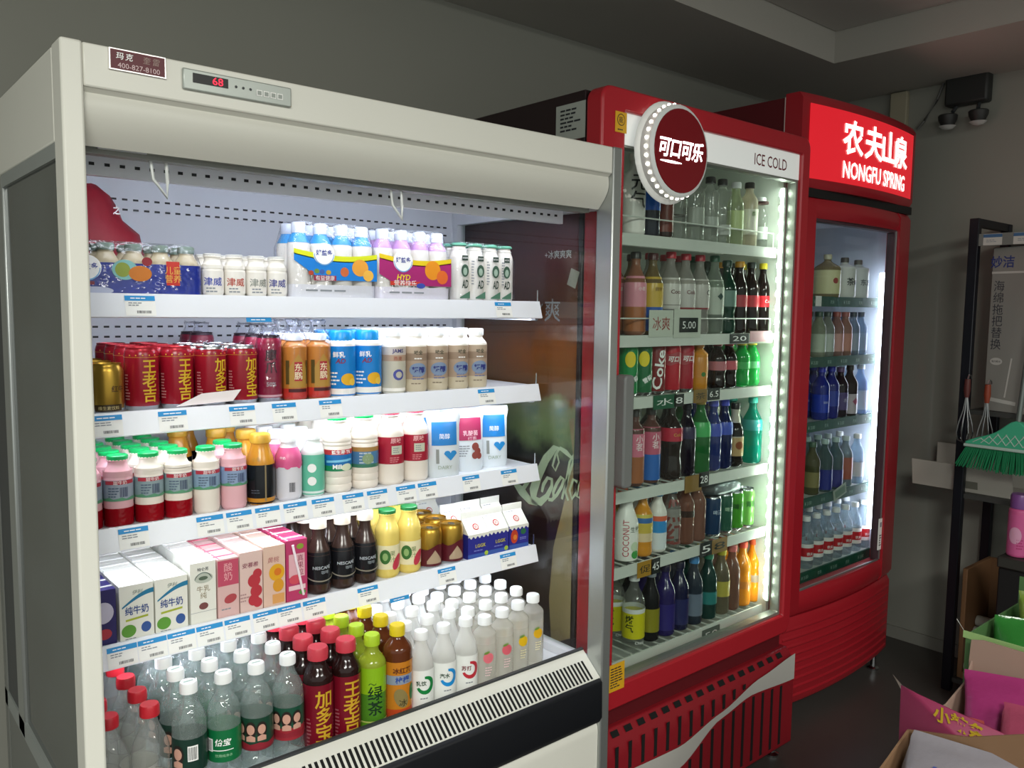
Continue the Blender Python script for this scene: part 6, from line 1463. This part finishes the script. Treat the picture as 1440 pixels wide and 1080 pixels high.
packet('coral red candy packet lying low in the magenta box', PK2, (1.53, .555, TZ + .05), (-58, 0, -72), .085, .13, .04)
packet('pink candy packet with orange print in the magenta box', PK3, (1.555, .43, TZ + .04), (-48, 0, -74), .12, .18, .04, lambda t, f: (t.put(g_ell(.02, .016), f, C('d07a2a'), .02, .12), t.put(g_lines(.06, .03, 3, 4), f, C('7a2a40'), -.02, .09)))
packet('long coral candy packet across the magenta box', PK2, (1.57, .335, TZ + .04), (-48, 0, -84), .08, .22, .05)
# green jelly box behind
gbx = thing('jelly_display_box', 'green edged jelly display box behind the magenta candy box', 'display box', (0, 0, 0))
B = (1.80, 2.10, .26, .645); GE = M('green_edge_card', '4a6e40', .5)
part(gbx, 'base', MB().box(B[0], B[1], B[2], B[3], TZ, TZ + th_, GE))
for nm, a in (('front_panel', (B[0], B[0] + th_, B[2], B[3], .842)), ('back_panel', (B[1] - th_, B[1], B[2], B[3], .90)), ('side_panel', (B[0] + th_, B[1] - th_, B[3] - th_, B[3], .838)), ('side_panel', (B[0] + th_, B[1] - th_, B[2], B[2] + th_, .838))):
    part(gbx, nm, MB().box(a[0], a[1], a[2], a[3], TZ + th_, a[4], GE))
part(gbx, 'rim', MB().box(B[0] - .004, B[0], B[2], B[3] + .004, .832, .846, M('pale_green_edge', '8fb070', .5)))
part(gbx, 'corner_flap', MB().add([(B[0] - .003, B[3], .843), (B[0] - .01, B[3] + .016, .868), (B[0] - .006, B[3] + .017, .868), (B[0] + .004, B[3] + .003, .838)], [(0, 1, 2, 3)], PAPER))
JG = M('green_jelly_film', '2a6e2c', .15, bump=.25, nscale=25)
def jart(t, f): t.put(g_band(-.06, .06, .070, .112, 10), f, C('8a3a3c')); t.put(g_text('果冻', w=.06, bold=.02), lambda u, v: (f(u, v)[0], f(u, v)[1] - .0015, f(u, v)[2]), C('c8a8c0'), 0, .09)
packet('green jelly packet with a dull red label in the green edged box', JG, (1.88, .545, TZ + .06), (-20, 0, -65), .13, .19, .08, jart)
packet('lime jelly packet behind the red labelled one', M('lime_jelly_film', '6a8030', .2, bump=.25, nscale=25), (1.99, .535, TZ + .06), (-15, 0, -65), .13, .22, .07)
packet('green jelly packet at the near end of its box', JG, (1.90, .39, TZ + .06), (-20, 0, -75), .14, .22, .08, jart)
# brown carton in front
bcx = thing('brown_carton', 'open brown cardboard carton with a raised flap holding snack bags', 'carton', (0, 0, 0))
Cc = (1.12, 1.44, .16, .60)
part(bcx, 'base', MB().box(Cc[0], Cc[1], Cc[2], Cc[3], TZ, TZ + th_, KRAFT))
part(bcx, 'back_panel', MB().extrude([(Cc[2], TZ), (Cc[3], TZ), (Cc[3], .772), (.50, .800), (.42, .838), (Cc[2], .87)], 'x', Cc[1] - th_, Cc[1], KRAFT))
part(bcx, 'side_panel', MB().extrude([(Cc[0], TZ), (Cc[1] - th_, TZ), (Cc[1] - th_, .772), (1.36, .745), (1.22, .70), (Cc[0], .67)], 'y', Cc[3] - th_, Cc[3], KRAFT))
part(bcx, 'side_panel', MB().box(Cc[0], Cc[1] - th_, Cc[2], Cc[2] + th_, TZ, .74, KRAFT))
part(bcx, 'front_panel', MB().box(Cc[0], Cc[0] + th_, Cc[2] + th_, Cc[3] - th_, TZ, .70, KRAFT))
SB = M('pale_snack_film', '827e84', .25, bump=.3, nscale=25)
def sart(t, f): t.put(g_text('大刀肉', w=.12, bold=.03, shear=.15), f, C('3a4a8a'), 0, .14); t.put(g_band(-.07, .07, .032, .040, 8), f, C('c05a60'))
packet('pale snack bag with blue brush lettering in the brown carton', SB, (1.27, .47, TZ + .02), (-48, 0, -80), .17, .22, .05, sart, 'snack bag', 'snack_bag')
packet('red snack bag lying at the near end of the brown carton', M('red_snack_film', '9c2c38', .3, bump=.3, nscale=25), (1.24, .285, TZ + .02), (-52, 0, -84), .15, .21, .05, None, 'snack bag', 'snack_bag')
